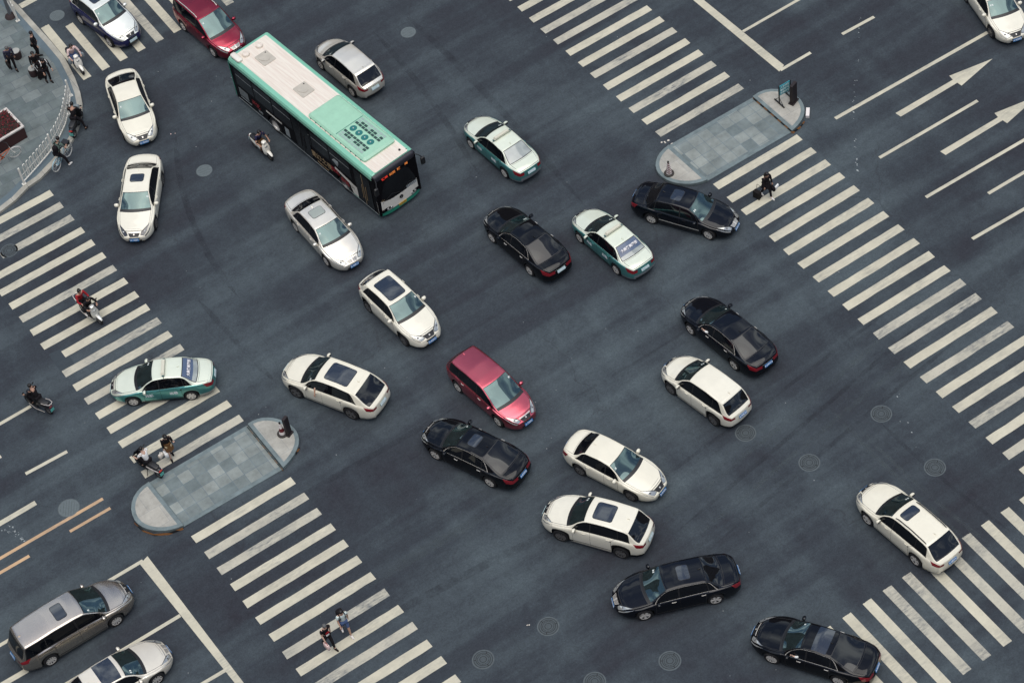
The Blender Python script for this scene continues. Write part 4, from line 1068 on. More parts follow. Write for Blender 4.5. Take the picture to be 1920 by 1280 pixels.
# lower shell with arches, dark side skin
aF, aR, wrb = X1 - 2.72, X0 + 3.15, .48
def bus_side_outline():
    pts = [(X0 + .02, .30)]
    for c in (aR, aF):
        for a in np.linspace(PI, 0, 13): pts.append((c + (wrb + .09)*math.cos(a), max(.30, wrb + (wrb + .09)*math.sin(a))))
    pts += [(X1 - .05, .30), (X1 - .02, 2.82), (X0 + .02, 2.82)]
    return pts
out = bus_side_outline(); b = MB(); n = len(out)
for sd in (-1, 1): b.add([(x, sd*BW/2, z) for x, z in out], [tuple(range(n))], 0)
b.add([(x, -BW/2, z) for x, z in out] + [(x, BW/2, z) for x, z in out], [(i, (i+1) % n, n + (i+1) % n, n + i) for i in range(n)], 0)
b.build('body', B_black, bus)
# mint cant rail round the roof, and the cream roof
def rrect(x0, x1, y0, y1, r, n=5):
    p = []
    for cx, cy, a0 in ((x1 - r, y1 - r, 0), (x0 + r, y1 - r, PI/2), (x0 + r, y0 + r, PI), (x1 - r, y0 + r, 1.5*PI)):
        for k in range(n + 1):
            a = a0 + PI/2*k/n; p.append((cx + r*math.cos(a), cy + r*math.sin(a)))
    return p
b = MB()
lay = [(X0 - .005, X1 - .14, BW/2 + .012, 2.66), (X0 - .005, X1 - .14, BW/2 + .012, 2.86), (X0 + .03, X1 - .14, BW/2 - .05, 2.965), (X0 + .14, X1 - .14, BW/2 - .20, BH)]
prev = None
for x0, x1, hw, z in lay:
    p = rrect(x0, x1, -hw, hw, .10); v = [(q[0], q[1], z) for q in p]
    if prev is not None: b.add(prev + v, [(i, (i+1) % len(p), len(p) + (i+1) % len(p), len(p) + i) for i in range(len(p))])
    prev = v
b.add(prev, [tuple(range(len(prev)))])
b.build('roof_edge', B_green, bus, smooth=True, sharp=60)
b = MB(); p = rrect(X0 + .22, X1 - .15, -BW/2 + .245, BW/2 - .245, .08); b.prism(p, BH - .02, BH + .012)
for k in range(5): b.box((0.05, -.80 + k*.40, BH + .013), (BL - .75, .014, .006))
b.build('roof_panel', B_roof, bus)
# rear corners in green, rear window, engine grille
b = MB(); b.box((X0 - .006, 0, 1.55), (.05, BW + .03, 2.3)); b.build('rear_panel', B_greend, bus, bevel=.02)
rbox(X0 - .045, X0 - .033, -.95, .95, 1.55, 2.5).build('rear_window', B_glass, bus)
# front: brow, windscreen, white nose, green bumper
b = MB()
b.loft([(X1 - .30, 2.80, BW/2 - .02, .17), (X1 - .15, 2.80, BW/2 - .02, .16), (X1 - .02, 2.77, BW/2 - .05, .14), (X1 + .03, 2.73, BW/2 - .10, .10)], n=24, e=7)
b.build('roof_brow', B_band, bus, smooth=True)
def front_skin(name, m, z0, z1, x_off, ymax, par=bus, nz=5, ny=13, wav=0.0):
    P = np.zeros((nz, ny, 3))
    for i, z in enumerate(np.linspace(z0, z1, nz)):
        for k, y in enumerate(np.linspace(-ymax, ymax, ny)):
            f = abs(y)/(BW/2); zz = z + (wav*(f**3) if i == nz - 1 else 0)
            P[i, k] = (X1 + x_off + .06 - .20*f**4 - .10*max(0, (zz - 1.2)/1.5), y, zz)
    return link(name, grid_mesh(P, 0, outward=(0, 0, 1.5)), m, par)
front_skin('front_mask', B_black, .95, 2.72, -.015, BW/2 - .005)
front_skin('windscreen', B_glass, 1.02, 2.38, .0, BW/2 - .07)
front_skin('nose_panel', B_white, .47, 1.08, .018, BW/2 + .006, wav=.18)
front_skin('front_bumper', B_greend, .26, .465, .03, BW/2 + .008)
front_skin('destination_display', B_black, 2.38, 2.66, .004, BW/2 - .25)
fx = lambda y, z, o: X1 + o + .06 - .20*(abs(y)/(BW/2))**4 - .10*max(0, (z - 1.2)/1.5)
disp = [c for c in bus.children if c.name.startswith('destination')][0]
for tx, y, m_, sz in (('快速', -.62, M_led, .18), ('公交', -.18, M_ledo, .18), ('站', .20, M_ledo, .18), ('湾', .66, M_ledo, .18)):
    text_mesh(tx, sz, m_, 'display_text', disp, frame((fx(y, 2.5, .03), y, 2.52), (0, 1, 0), (-.10, 0, 1)), bold=.008)
for sd in (1, -1):
    b = MB()
    for k in range(3): b.lathe([(0, .035), (.075, .03), (.08, 0)], c=(0, 0, 0), axis='x', n=12)
    b = MB()
    for k in range(3):
        y = sd*(.62 + .19*k); b.lathe([(0, .04), (.06, .035), (.07, 0)], c=(fx(y, .6, .03), y, .60), axis='x', n=12)
    hl = b.build('headlight', M_head, bus, smooth=True)
    rbox(fx(.8, .6, .0), fx(.8, .6, .0) + .035, sd*.82 - .32, sd*.82 + .32, .52, .68).build('headlight_housing', B_black, hl)
b = MB(); b.lathe([(.035, .03), (.10, .03), (.10, 0)], c=(fx(0, .8, .02), 0, .86), axis='x', n=20); b.build('badge', M_trim, bus)
pb_ = rbox(fx(0, .4, .035), fx(0, .4, .05), -.22, .22, .36, .50).build('licence_plate', mat('bus_plate', (.62, .40, .06), .5), bus)
text_mesh('A·05297', .12, M_trim, 'plate_number', pb_, frame((fx(0, .4, .053), 0, .43), (0, 1, 0), (0, 0, 1)))
b = MB()
for k in range(7): b.box((fx(.6, 1.1, .012), .42 + k*.085, 1.16), (.008, .06, .17))
b.build('windscreen_sign', B_greyp, bus)
text_mesh('101', .14, B_gold, 'route_number', bus, frame((fx(-.95, 1.2, .01), -.95, 1.22), (0, 1, 0), (-.08, 0, 1)))
b = MB(); b.tube([(X1 - .20, -.75, 1.35), (X1 - .18, -.35, 1.5), (X1 - .2, -.4, 1.95)], .02, 6); b.build('handrail', B_gold, bus)
b = MB()
for y0, y1, z in ((-1.0, .1, 1.06), (.1, 1.05, 1.08)): b.tube([(fx(y0, z, .02), y0, z), (fx((y0+y1)/2, z+.3, .02), (y0+y1)/2, z + .32), (fx(y1, z, .02), y1, z + .06)], .012, 5)
b.build('wiper', M_trim, bus)
for sd in (1, -1):
    b = MB(); b.tube([(X1 - .10, sd*(BW/2 - .12), 2.78), (X1 + .22, sd*(BW/2 + .02), 2.80), (X1 + .34, sd*(BW/2 + .13), 2.62)], .025, 6)
    mm = b.build('mirror_arm', M_trim, bus)
    b = MB(); b.loft([(X1 + .27, 2.40, .11, .22, sd*(BW/2 + .15)), (X1 + .31, 2.40, .13, .25, sd*(BW/2 + .15)), (X1 + .38, 2.40, .10, .21, sd*(BW/2 + .15))], n=12, e=4); b.build('mirror', M_trim, mm, smooth=True)
# sides: windows, door, prints, lights
for sd in (1, -1):
    wins = [(X0 + .35, X0 + 1.75), (X0 + 1.83, X0 + 3.3), (X0 + 3.38, X0 + 4.85), (X0 + 4.93, X0 + 6.3), (X0 + 6.38, X0 + 7.75), (X0 + 7.83, X1 - 1.95)]
    for x0, x1 in wins:
        w = rbox(x0, x1, sd*(BW/2 + .004) - .003, sd*(BW/2 + .004) + .003, 1.42, 2.52).build('side_window', B_glass, bus)
        b = MB(); b.box(((x0+x1)/2, sd*(BW/2 + .010), 2.12), (x1 - x0 - .1, .006, .012)); b.build('window_bar', B_greyp if sd < 0 else M_trim, w)
    b = MB(); b.box((0, sd*(BW/2 + .010), .345), (BL - .3, .012, .018)); b.build('sill_line', B_greyp, bus)
# kerb-side doors (right side of the bus, facing the camera)
sd = -1
for x0, x1 in ((X1 - 1.62, X1 - .42), (X0 + 5.0, X0 + 6.2)):
    d = rbox(x0, x1, sd*(BW/2 + .012) - .006, sd*(BW/2 + .012) + .006, .42, 2.50).build('door', B_glass, bus)
    b = MB(); xm = (x0+x1)/2
    b.box((xm, sd*(BW/2 + .022), 1.45), (.03, .01, 2.0))
    for xx in (xm - .14, xm + .14): b.tube([(xx, sd*(BW/2 + .03), .8), (xx + .05, sd*(BW/2 + .03), 1.75)], .014, 5)
    b.build('door_bar', B_gold if x0 > 0 else M_trim, d)
b = MB()
pts = [(aF + .45, .95), (aF + .60, .62), (aF + .66, .42), (X1 - 1.66, .42), (X1 - 1.66, 1.08), (aF - .55, 1.32), (aF - .62, 1.16)]
b.add([(x, sd*(BW/2 + .006), z) for x, z in pts], [tuple(range(len(pts)))]); b.build('white_panel', B_white, bus, fix=False)
b = MB(); b.add([(x, sd*(BW/2 + .0065), z) for x, z in [(aF + .62, .30), (X1 - 1.66, .30), (X1 - 1.66, .42), (aF + .66, .42)]], [(0, 1, 2, 3)]); b.build('green_panel', B_greend, bus, fix=False)
text_mesh('101', .26, M_trim, 'fleet_number', bus, frame((X1 - 2.05, sd*(BW/2 + .010), .82), (1, 0, 0), (0, 0, 1)))
def side_text(t, x, z, s, m_, tilt=0.0, nm='side_print'):
    text_mesh(t, s, m_, nm, bus, frame((x, sd*(BW/2 + .012), z), (1, 0, tilt), (-tilt, 0, 1)), bold=.006)
side_text('魔幻之夜', X0 + 5.05 + 1.9, .92, .42, B_gold, .02); side_text('Night tour', X0 + 7.0, .55, .20, B_gold)
side_text('精彩', X0 + 8.05, .98, .34, B_red); side_text('启航', X0 + 8.75, .78, .34, B_red)
side_text('开放', X0 + 1.75, .95, .34, B_red); side_text('城市', X0 + 2.05, .62, .18, B_greyp)
b = MB(); b.box((X0 + 3.25, sd*(BW/2 + .009), 1.16), (1.25, .006, .10)); b.build('white_strip', B_white, bus)
b = MB()
for k in range(9): b.box((X0 + .42 + k*.085, sd*(BW/2 + .009), .98), (.045, .006, .50))
b.box((X0 + .85, sd*(BW/2 + .009), .60), (.9, .006, .05))
b.build('engine_grille', B_greyp, bus)
b = MB(); b.box((X0 + 4.25, sd*(BW/2 + .009), .85), (.34, .006, .55)); b.box((X0 + 4.25, sd*(BW/2 + .013), .88), (.18, .006, .2)); b.build('side_notice', B_greyp, bus)
b = MB(); b.loft([(X1 - 3.35, 1.75, .02, .02, sd*(BW/2 + .012)), (X1 - 3.2, 1.78, .02, .14, sd*(BW/2 + .012)), (X1 - 3.0, 1.72, .02, .2, sd*(BW/2 + .012)), (X1 - 2.88, 1.85, .02, .06, sd*(BW/2 + .012))], n=10); b.build('leaf_print', B_greyp, bus)
# roof fittings
zr = BH + .012
def pod(x0, x1, hw, h0, h1, name, m_):
    b = MB(); rows = []
    for k, (gx, gz) in enumerate(((0, 0), (.0, .5), (.10, .86), (.28, 1.0))):
        p = rrect(x0 + gx*.7, x1 - gx*1.2, -hw + gx*.9, hw - gx*.9, .14); rows.append([(q[0], q[1], zr + lerp(0, lerp(h0, h1, (q[0]-x0)/(x1-x0)), gz)) for q in p])
    n = len(rows[0])
    for a, c in zip(rows, rows[1:]): b.add(a + c, [(i, (i+1) % n, n + (i+1) % n, n + i) for i in range(n)])
    b.add(rows[-1], [tuple(range(n))]); return b.build(name, m_, bus, smooth=True, sharp=50)
px0, px1, hwp = X1 - 5.30, X1 - .98, .93
pod_o = pod(px0, px1, hwp, .16, .20, 'air_conditioner', mat('pod_mint', (.34, .60, .43), .45, 0, .3, vary=.10))
xm = px0 + 2.05
b = MB(); b.tube([(xm, y, zr + .19 - .00*y) for y in np.linspace(-.80, .80, 9)], .010, 5); b.build('cover_joint', B_fan, pod_o)
ztop = lambda x: zr + lerp(.16, .20, (x - px0)/(px1 - px0)) + .004
for k in range(4):
    x = xm + .30 + k*.43; b = MB(); b.lathe([(0, .022), (.03, .022), (.03, .004), (.15, .004), (.17, .012), (.18, 0)], c=(x, 0, ztop(x)), n=20, mis=[1, 1, 0, 0, 0]); b.build('fan', [B_fan, M_rim], pod_o)
for sdv in (1, -1):
    v = MB()
    for r_ in range(3):
        for k in range(8):
            x = xm + .16 + k*.23; v.box((x, sdv*(.34 + r_*.165), ztop(x) + .002), (.195, .13, .006), mi=0 if (r_ < 1 or (r_ == 1 and k % 3)) else 1)
    v.build('vent_grille', [B_vent, B_ventl], pod_o)
b = MB()
for sdv in (1, -1):
    for k in range(11): b.box((px0 + .25 + k*.38, sdv*(hwp + .012), zr + .03), (.05, .03, .05))
b.build('bracket', B_fan, pod_o)
for x in (X0 + 1.50, X0 + 4.55):
    b = MB(); b.prism(rrect(x - .42, x + .42, -.36, .36, .06), zr, zr + .03)
    h = b.build('roof_hatch', B_hatch, bus, bevel=.008)
    b = MB(); b.prism([(x - .05 + .27*math.cos(a)*(1 + .12*math.cos(3*a)), .27*math.sin(a)*(1 + .12*math.cos(3*a))) for a in np.linspace(0, 2*PI, 25)[:-1]], zr + .03, zr + .055); b.build('hatch_dome', B_hatch, h, bevel=.01)
    b = MB(); b.lathe([(0, .045), (.03, .04), (.035, 0)], c=(x - .28, .22, zr + .03), n=10); b.build('hatch_knob', M_trim, h)
for y, m_ in ((.30, B_hatch), (-.52, B_hatch)):
    b = MB(); b.lathe([(0, .13), (.13, .125), (.17, .10), (.19, 0)], c=(X0 + .62, y, zr), n=20); b.build('roof_ventilator', B_roof, bus, smooth=True)
b = MB(); b.loft([(X0 + .12, zr + .06, .10, .06, -.98), (X0 + .2, zr + .07, .16, .085, -.98), (X0 + .75, zr + .07, .16, .085, -.98), (X0 + .84, zr + .06, .10, .06, -.98)], n=14, e=3.2); b.build('roof_box', B_white, bus, smooth=True)
b = MB(); b.lathe([(0, .05), (.05, .045), (.06, 0)], c=(X1 - .45, .72, zr), n=12); b.box((X1 - .42, .98, zr - .03), (.22, .05, .03)); b.box((X1 - .28, .98, zr - .01), (.05, .05, .03)); b.build('roof_plug', M_trim, bus)
# wheels
for x in (aF, aR):
    for sdv in (1, -1):
        t = MB(); t.lathe([(.28, -.15), (wrb - .03, -.15), (wrb, -.10), (wrb, .10), (wrb - .03, .15), (.28, .15)], axis='y', n=28)
        w = t.build('wheel', M_tyre, bus, smooth=True, loc=(x, sdv*(BW/2 - .17), wrb))
        rb = MB(); rb.lathe([(0, .08), (.12, .08), (.15, .03), (.26, .06), (.30, .152), (.31, .152), (.31, .02)], axis='y', n=24)
        for k in range(8):
            a = 2*PI*k/8; rb.lathe([(0, .10), (.02, .10), (.022, .06)], c=(.17*math.cos(a), 0, .17*math.sin(a)), axis='y', n=6)
        r_ = rb.build('rim', M_rim if x == aR else M_rimd, w, smooth=True)
        if sdv < 0: r_.rotation_euler = (0, 0, PI)
# ------------------------------------------------------------------ people
SKIN = mat('skin', (.50, .29, .20), .55, vary=.08); SKIN2 = mat('skin_pale', (.62, .40, .30), .55)
HAIR = mat('hair', (.008, .006, .006), .5); HAIRG = mat('hair_grey', (.10, .10, .10), .6)
def cloth(name, c, v=.14): return mat(name, c, .9, spec=.2, vary=v, vscale=9)
C_black = cloth('black_cloth', (.012, .010, .012)); C_white = cloth('white_cloth', (.80, .80, .77)); C_mint = cloth('pale_tshirt', (.66, .76, .73))
C_navy = cloth('navy_cloth', (.022, .022, .06)); C_red = cloth('red_cloth', (.36, .022, .03)); C_pink = cloth('pink_cloth', (.78, .58, .54)); C_denim = cloth('denim', (.07, .11, .22))
C_brown = cloth('brown_cloth', (.15, .075, .03)); C_green = cloth('green_cloth', (.10, .14, .12)); C_grey = cloth('grey_cloth', (.20, .23, .24)); C_plaid = cloth('blue_grey_cloth', (.045, .045, .075), .4)
C_tan = cloth('tan_cloth', (.45, .36, .22)); SHOE_B = cloth('dark_shoe', (.015, .013, .013)); SHOE_W = cloth('white_shoe', (.78, .74, .69))
C_beige = cloth('beige_cloth', (.66, .60, .52))
def skin_obj(name, chains, m_, parent, root_i=0, sub=1):
    """chains: list of lists of (point, radius or (rx, ry)); equal points are welded; grown by a Skin modifier"""
    vs, rs, idx, ed = [], [], {}, set()
    def vid(p, r):
        k = tuple(round(float(c), 4) for c in p)
        if k not in idx: idx[k] = len(vs); vs.append(k); rs.append(r if hasattr(r, '__len__') else (r, r))
        return idx[k]
    for ch in chains:
        prev = None
        for p, r in ch:
            i = vid(p, r)
            if prev is not None and prev != i: ed.add((min(prev, i), max(prev, i)))
            prev = i
    me = bpy.data.meshes.new(name); me.from_pydata(vs, list(ed), []); me.update()
    o = bpy.data.objects.new(name, me); COL.objects.link(o)
    o.modifiers.new('skin', 'SKIN'); ss = o.modifiers.new('sub', 'SUBSURF'); ss.levels = sub; ss.render_levels = sub
    o.modifiers['skin'].use_smooth_shade = True; o.modifiers['skin'].branch_smoothing = .4
    if not me.skin_vertices: raise RuntimeError('skin layer missing')
    d = me.skin_vertices[0].data
    for i, r in enumerate(rs): d[i].radius = r; d[i].use_root = (i == root_i)
    dg = bpy.context.evaluated_depsgraph_get()
    nm = bpy.data.meshes.new_from_object(o.evaluated_get(dg)); nm.materials.clear()
    bpy.data.objects.remove(o); bpy.data.meshes.remove(me)
    return link(name, nm, m_, parent)
def V3(*a): return np.array(a, float)
def person(loc, face, label, joints, top=C_black, sleeves='long', legs=C_black, legs_to='ankle', shoes=SHOE_B, hair='short', skin=SKIN, hairm=HAIR, z0=0.0,
           coat=None, group=None, scale=1.0, bare_arm=None, hatm=None):
    """joints: dict with pelvis, chest, neck, head, and per side s in 'lr': sh, el, ha, hip, kn, an, toe"""
    root = empty('person', (loc[0], loc[1], z0), face); root.scale = (scale,)*3; tag(root, label, 'person', group)
    J = joints; pel, che, nec, hed = J['pelvis'], J['chest'], J['neck'], J['head']
    mid = (pel + che)/2
    ch = [[(pel, (.135, .105)), (mid, (.125, .095)), (che, (.155, .105)), (nec, (.055, .055)), (nec*.55 + hed*.45 , (.058, .058)), (hed, (.080, .092)), (hed + V3(.005, 0, .085), (.06, .066))]]
    for s in 'lr':
        sh, el, ha = J['sh' + s], J['el' + s], J['ha' + s]; hip, kn, an, toe = J['hip' + s], J['kn' + s], J['an' + s], J['toe' + s]
        fw = (ha - el)/np.linalg.norm(ha - el)
        wrist = ha
        ch.append([(che, (.155, .105)), (sh, .052), ((sh + el)/2, .046), (el, .038), ((el*.6 + ha*.4), .037), (wrist, .026), (wrist + fw*.055, (.036, .018))])
        ch.append([(pel, (.135, .105)), (hip, .085), ((hip + kn)/2, .072), (kn, .054), (kn*.65 + an*.35, .054), (an, .036), (an*.45 + toe*.55, (.036, .03)), (toe, (.034, .024))])
    body = skin_obj('body', ch, skin, root)
    # hands: palm ends fan into four unequal curled fingers and a thumb leaving the side of the palm
    for s, sg in (('l', 1), ('r', -1)):
        el, ha = J['el' + s], J['ha' + s]; fw = (ha - el)/np.linalg.norm(ha - el); side = np.cross(fw, V3(0, 0, 1)); side = side/max(.2, np.linalg.norm(side)); dn = np.cross(side, fw); dn = -dn if dn[2] > 0 else dn
        b = MB(); base = ha + fw*.065
        for k, ln in enumerate((.066, .076, .070, .054)):
            o_ = base + side*(.027 - .018*k); b.tube([o_, o_ + fw*ln*.5 + dn*.008, o_ + fw*ln*.85 + dn*.030, o_ + fw*ln*.9 + dn*.048], [.0095, .009, .008, .006], 6)
        t0 = ha + fw*.025 + side*.030*(1 if s == 'r' else -1); b.tube([t0, t0 + side*.022*(1 if s == 'r' else -1) + fw*.025 + dn*.01, t0 + side*.020*(1 if s == 'r' else -1) + fw*.052 + dn*.022], [.012, .010, .007], 6)
        b.build('hand', skin, root, smooth=True)
    # face: nose, eyes, mouth, ears
    fwd = J.get('look', V3(1, 0, -.12)); fwd = fwd/np.linalg.norm(fwd); lat = np.cross(V3(0, 0, 1), fwd); lat /= np.linalg.norm(lat); up = np.cross(fwd, lat)
    b = MB(); c = hed
    b.ball(c + fwd*.092 - up*.002, (.014, .012, .018), 8, 5)
    for sg in (1, -1): b.ball(c + lat*.083*sg + up*.0, (.012, .010, .026), 8, 5)
    b.build('nose_and_ears', skin, root, smooth=True)
    b = MB()
    for sg in (1, -1): b.ball(c + fwd*.080 + lat*.030*sg + up*.018, (.010, .012, .007), 8, 5)
    b.ball(c + fwd*.082 - up*.042, (.008, .020, .005), 8, 5)
    b.build('eyes_and_mouth', HAIR, root, smooth=True)
    # hair
    b = MB(); back = hed - fwd*.018 + up*.035
    b.ball(back, (.101, .098, .094), 14, 10)
    if hair == 'long': b.loft([(hed[2] - .30, hed[0] - fwd[0]*.075, .055, .045, hed[1] - fwd[1]*.07), (hed[2] - .12, hed[0] - fwd[0]*.065, .095, .062, hed[1] - fwd[1]*.065), (hed[2] + .04, hed[0] - fwd[0]*.035, .098, .085, hed[1] - fwd[1]*.03), (hed[2] + .10, hed[0] - fwd[0]*.02, .07, .06, hed[1] - fwd[1]*.02)], n=12, e=2.2, axis='z') if False else None
    v = np.array(b.v); # trim the front so the face stays clear
    rel = (v - c); fdist = rel @ fwd; ud = rel @ up
    v = np.where(((fdist > .058) & (ud < .05))[:, None], v - fwd*(fdist - .052)[:, None], v)
    low = ud < -.035; v = np.where(low[:, None], v - up*(ud + .035)[:, None], v); b.v = [tuple(p) for p in v]
    if hair == 'long':
        b.tube([hed - fwd*.05 + up*.03, hed - fwd*.078 - up*.08, hed - fwd*.088 - up*.20, hed - fwd*.085 - up*.30], [.088, .098, .090, .045], 12)
    if hair == 'bun': b.ball(hed - fwd*.05 + up*.135, .045, 10, 7)
    b.build('hair', hairm, root, smooth=True)
    # clothes
    ch = [[(pel + V3(0, 0, -.04), (.155, .125)), (mid, (.150, .118)), (che, (.178, .126)), (che*.4 + nec*.6, (.095, .085))]]
    for s in 'lr':
        sh, el, ha = J['sh' + s], J['el' + s], J['ha' + s]
        if sleeves == 'long': ch.append([(che, (.178, .126)), (sh, .070), ((sh + el)/2, .062), (el, .054), (el*.12 + ha*.88, .040)])
        else: ch.append([(che, (.178, .126)), (sh, .070), (sh*.35 + el*.65, .066)])
    skin_obj('jacket' if sleeves == 'long' else 'shirt', ch, top, root)
    ch = []
    for s in 'lr':
        hip, kn, an = J['hip' + s], J['kn' + s], J['an' + s]
        c_ = [(pel, (.150, .120)), (hip, .100), ((hip + kn)/2, .086)]
        if legs_to == 'ankle': c_ += [(kn, .070), (kn*.1 + an*.9, .056)]
        else: c_ += [(kn*.9 + hip*.1, .080)]
        ch.append(c_)
    skin_obj('trousers' if legs_to == 'ankle' else 'shorts', ch, legs, root)
    for s in 'lr':
        an, toe = J['an' + s], J['toe' + s]
        b = MB(); d = toe - an; n_ = d/np.linalg.norm(d)
        b.tube([an - n_*.055 + V3(0, 0, -.035), an - n_*.02 + V3(0, 0, -.025), an*.5 + toe*.5 + V3(0, 0, -.008), toe + n_*.02, toe + n_*.055], [.030, .048, .046, .040, .020], 10)
        b.build('shoe', shoes, root, smooth=True)
    if coat:
        cm, length = coat; b = MB(); bot = pel[2] - length; fx_ = pel[0]
        b.loft([(bot, pel[1], .20, .24, fx_), (pel[2] - length*.5, pel[1], .185, .215, fx_), (pel[2], pel[1], .150, .185, fx_), (mid[2], mid[1], .140, .172, mid[0])], n=18, e=2.2, axis='z')
        # loft along z has (y, z) swapped to (across, along): already x from yc
        b.build('coat_skirt', cm, root, smooth=True)
    return root
def walk(stride=.35, phase=1, lean=.05, arml=(.25, .3), armr=(-.25, .2), h=1.70, look=None, headdown=.1):
    """standing or walking figure facing +x, feet on z = 0"""
    k = h/1.70; J = {}
    pel = V3(0, 0, .93); J['pelvis'] = pel; J['chest'] = V3(lean*.6, 0, 1.30); J['neck'] = V3(lean*.9, 0, 1.475); J['head'] = V3(lean*1.1 + headdown*.25, 0, 1.60)
    for s, sg in (('l', 1), ('r', -1)):
        f = stride*phase*sg
        J['hip' + s] = V3(0, .088*sg, .90)
        an = V3(f*.92 - .02, .085*sg, .075 + (0.05 if f < -.1 else 0)); J['an' + s] = an
        bend = .06 if f > 0 else .10
        J['kn' + s] = (J['hip' + s] + an)/2 + V3(bend, 0, .02)
        J['toe' + s] = an + V3(.15, .015*sg, -.045 if f > -.1 else -.075)
        sw, be = arml if s == 'l' else armr
        sh = V3(lean*.75, .195*sg, 1.415); J['sh' + s] = sh
        el = sh + V3(math.sin(sw)*.29, .035*sg, -math.cos(sw)*.29); J['el' + s] = el
        J['ha' + s] = el + V3(math.sin(sw + be)*.25, -.005*sg, -math.cos(sw + be)*.25)
    J['look'] = look if look is not None else V3(1, 0, -headdown*2.2)
    for q in J:
        if q != 'look': J[q] = J[q]*k
    return J
def ride(seat=(-.12, 0, .80), bar=(.42, .27, 1.0), foot=(.25, .14, .34), lean=.16, look=None, foot_r=None):
    """seated rider facing +x, hands on the bar"""
    J = {}; pel = V3(seat[0], 0, seat[2] + .09); J['pelvis'] = pel; J['chest'] = pel + V3(lean, 0, .36); J['neck'] = pel + V3(lean*1.35, 0, .53); J['head'] = pel + V3(lean*1.5 + .03, 0, .66)
    for s, sg in (('l', 1), ('r', -1)):
        ft = foot if (sg > 0 or foot_r is None) else foot_r
        J['hip' + s] = pel + V3(.02, .09*sg, -.02); an = V3(ft[0] - .08, ft[1]*sg, ft[2] + .08); J['an' + s] = an; J['toe' + s] = an + V3(.15, .02*sg, -.045)
        h_, m_ = J['hip' + s], (J['hip' + s] + an)/2; d = np.linalg.norm(an - h_); q = math.sqrt(max(.0, .43**2 - (d/2)**2)); J['kn' + s] = m_ + V3(.85*q, .05*sg, .6*q)
        sh = pel + V3(lean*1.1, .19*sg, .475); J['sh' + s] = sh; ha = V3(bar[0] - .05, bar[1]*sg, bar[2] + .02); J['ha' + s] = ha
        m_ = (sh + ha)/2; d = np.linalg.norm(ha - sh); q = math.sqrt(max(.0, .285**2 - (d/2)**2)); J['el' + s] = m_ + V3(-.2*q, .55*q*sg, -.85*q)
    J['look'] = look if look is not None else V3(1, 0, -.1)
    return J
def facing(p, q): d = G2(*q) - G2(*p); return math.atan2(d[1], d[0])
def held(name, label, cat, b, m_, loc, rz, z=0.0, handle=None, hm=None, group=None, smooth=True):
    root = empty(name, (loc[0], loc[1], z), rz); tag(root, label, cat, group)
    b.build('bag_body', m_, root, smooth=smooth)
    if handle: h = MB(); h.tube(handle, .012, 6); h.build('handle', hm or m_, root, smooth=True)
    return root
def hand_world(root, J, s):
    c, sn = math.cos(root.rotation_euler.z), math.sin(root.rotation_euler.z); p = J['ha' + s]*root.scale[0]
    el = J['el' + s]*root.scale[0]; p = p + (p - el)/np.linalg.norm(p - el)*.09
    return V3(root.location[0] + c*p[0] - sn*p[1], root.location[1] + sn*p[0] + c*p[1], root.location[2] + p[2])
def hang_bag(root, J, s, name, label, cat, size, m_, hm=None, z_drop=.10):
    p = hand_world(root, J, s); L_, W_b, H_b = size; zb = p[2] - z_drop - H_b
    b = MB(); b.loft([(-L_/2, 0, W_b*.32, H_b*.38), (-L_/2 + .03, 0, W_b*.5, H_b*.5), (L_/2 - .03, 0, W_b*.5, H_b*.5), (L_/2, 0, W_b*.32, H_b*.38)], n=14, e=4)
    hd = [(-L_*.28, 0, H_b*.45), (-L_*.2, 0, H_b/2 + z_drop*.75), (0, 0, H_b/2 + z_drop), (L_*.2, 0, H_b/2 + z_drop*.75), (L_*.28, 0, H_b*.45)]
    return held(name, label, cat, b, m_, p[:2], root.rotation_euler.z, zb + H_b/2, hd, hm)
# --- pedestrians on the crossings
J = walk(.30, 1, .08, (.15, .15), (.10, .25), h=1.66); f = facing((1433, 372), (1446, 345)) + R(180)
p = person(G2(1437, 368), facing((1432, 360), (1446, 372)), 'woman in black with long hair and pale shoes on the right zebra crossing', J, C_black, 'long', C_black, 'ankle', SHOE_W, 'long', coat=(C_black, .22))
hang_bag(p, J, 'l', 'handbag', 'black handbag with a white side held by the woman on the right zebra crossing', 'handbag', (.32, .14, .24), C_black)
q = hand_world(p, J, 'l'); b = MB(); b.loft([(-.13, 0, .03, .08), (-.10, 0, .05, .11), (.10, 0, .05, .11), (.13, 0, .03, .08)], n=12, e=3)
held('parcel', 'small white parcel beside the black handbag of the woman in black', 'parcel', b, C_white, q[:2] + np.array([math.cos(R(-20)), math.sin(R(-20))])*.20, R(20), q[2] - .20)
b = MB(); b.box((0, 0, .25), (.20, .36, .40)); rt = empty('suitcase', (*G2(1420, 371), 0), R(15)); tag(rt, 'black wheeled suitcase pulled by the woman on the right zebra crossing', 'suitcase')
b.build('case', SHOE_B, rt, bevel=.03)
b = MB(); b.tube([(.08, -.10, .44), (.14, -.10, .74), (.14, .10, .74), (.08, .10, .44)], .012, 6); b.build('handle', M_trim, rt)
for sg in (1, -1): MB().lathe([(0, -.015), (.04, -.015), (.04, .015), (0, .015)], c=(-.06, sg*.16, .04), axis='y', n=12).build('wheel', M_trim, rt)
J = walk(.16, -1, .05, (.55, 1.9), (.05, .1), h=1.66, headdown=.28)
p = person(G2(322, 856), facing((318, 850), (326, 862)) , 'woman in black coat with raised hand left of the left refuge island', J, C_black, 'long', C_tan, 'knee', SHOE_B, 'long', coat=(C_brown, .30), skin=SKIN2)
hang_bag(p, J, 'r', 'shopping_bag', 'white shopping bag hanging from the hand of the woman in black coat', 'bag', (.30, .16, .28), C_white, z_drop=.14)
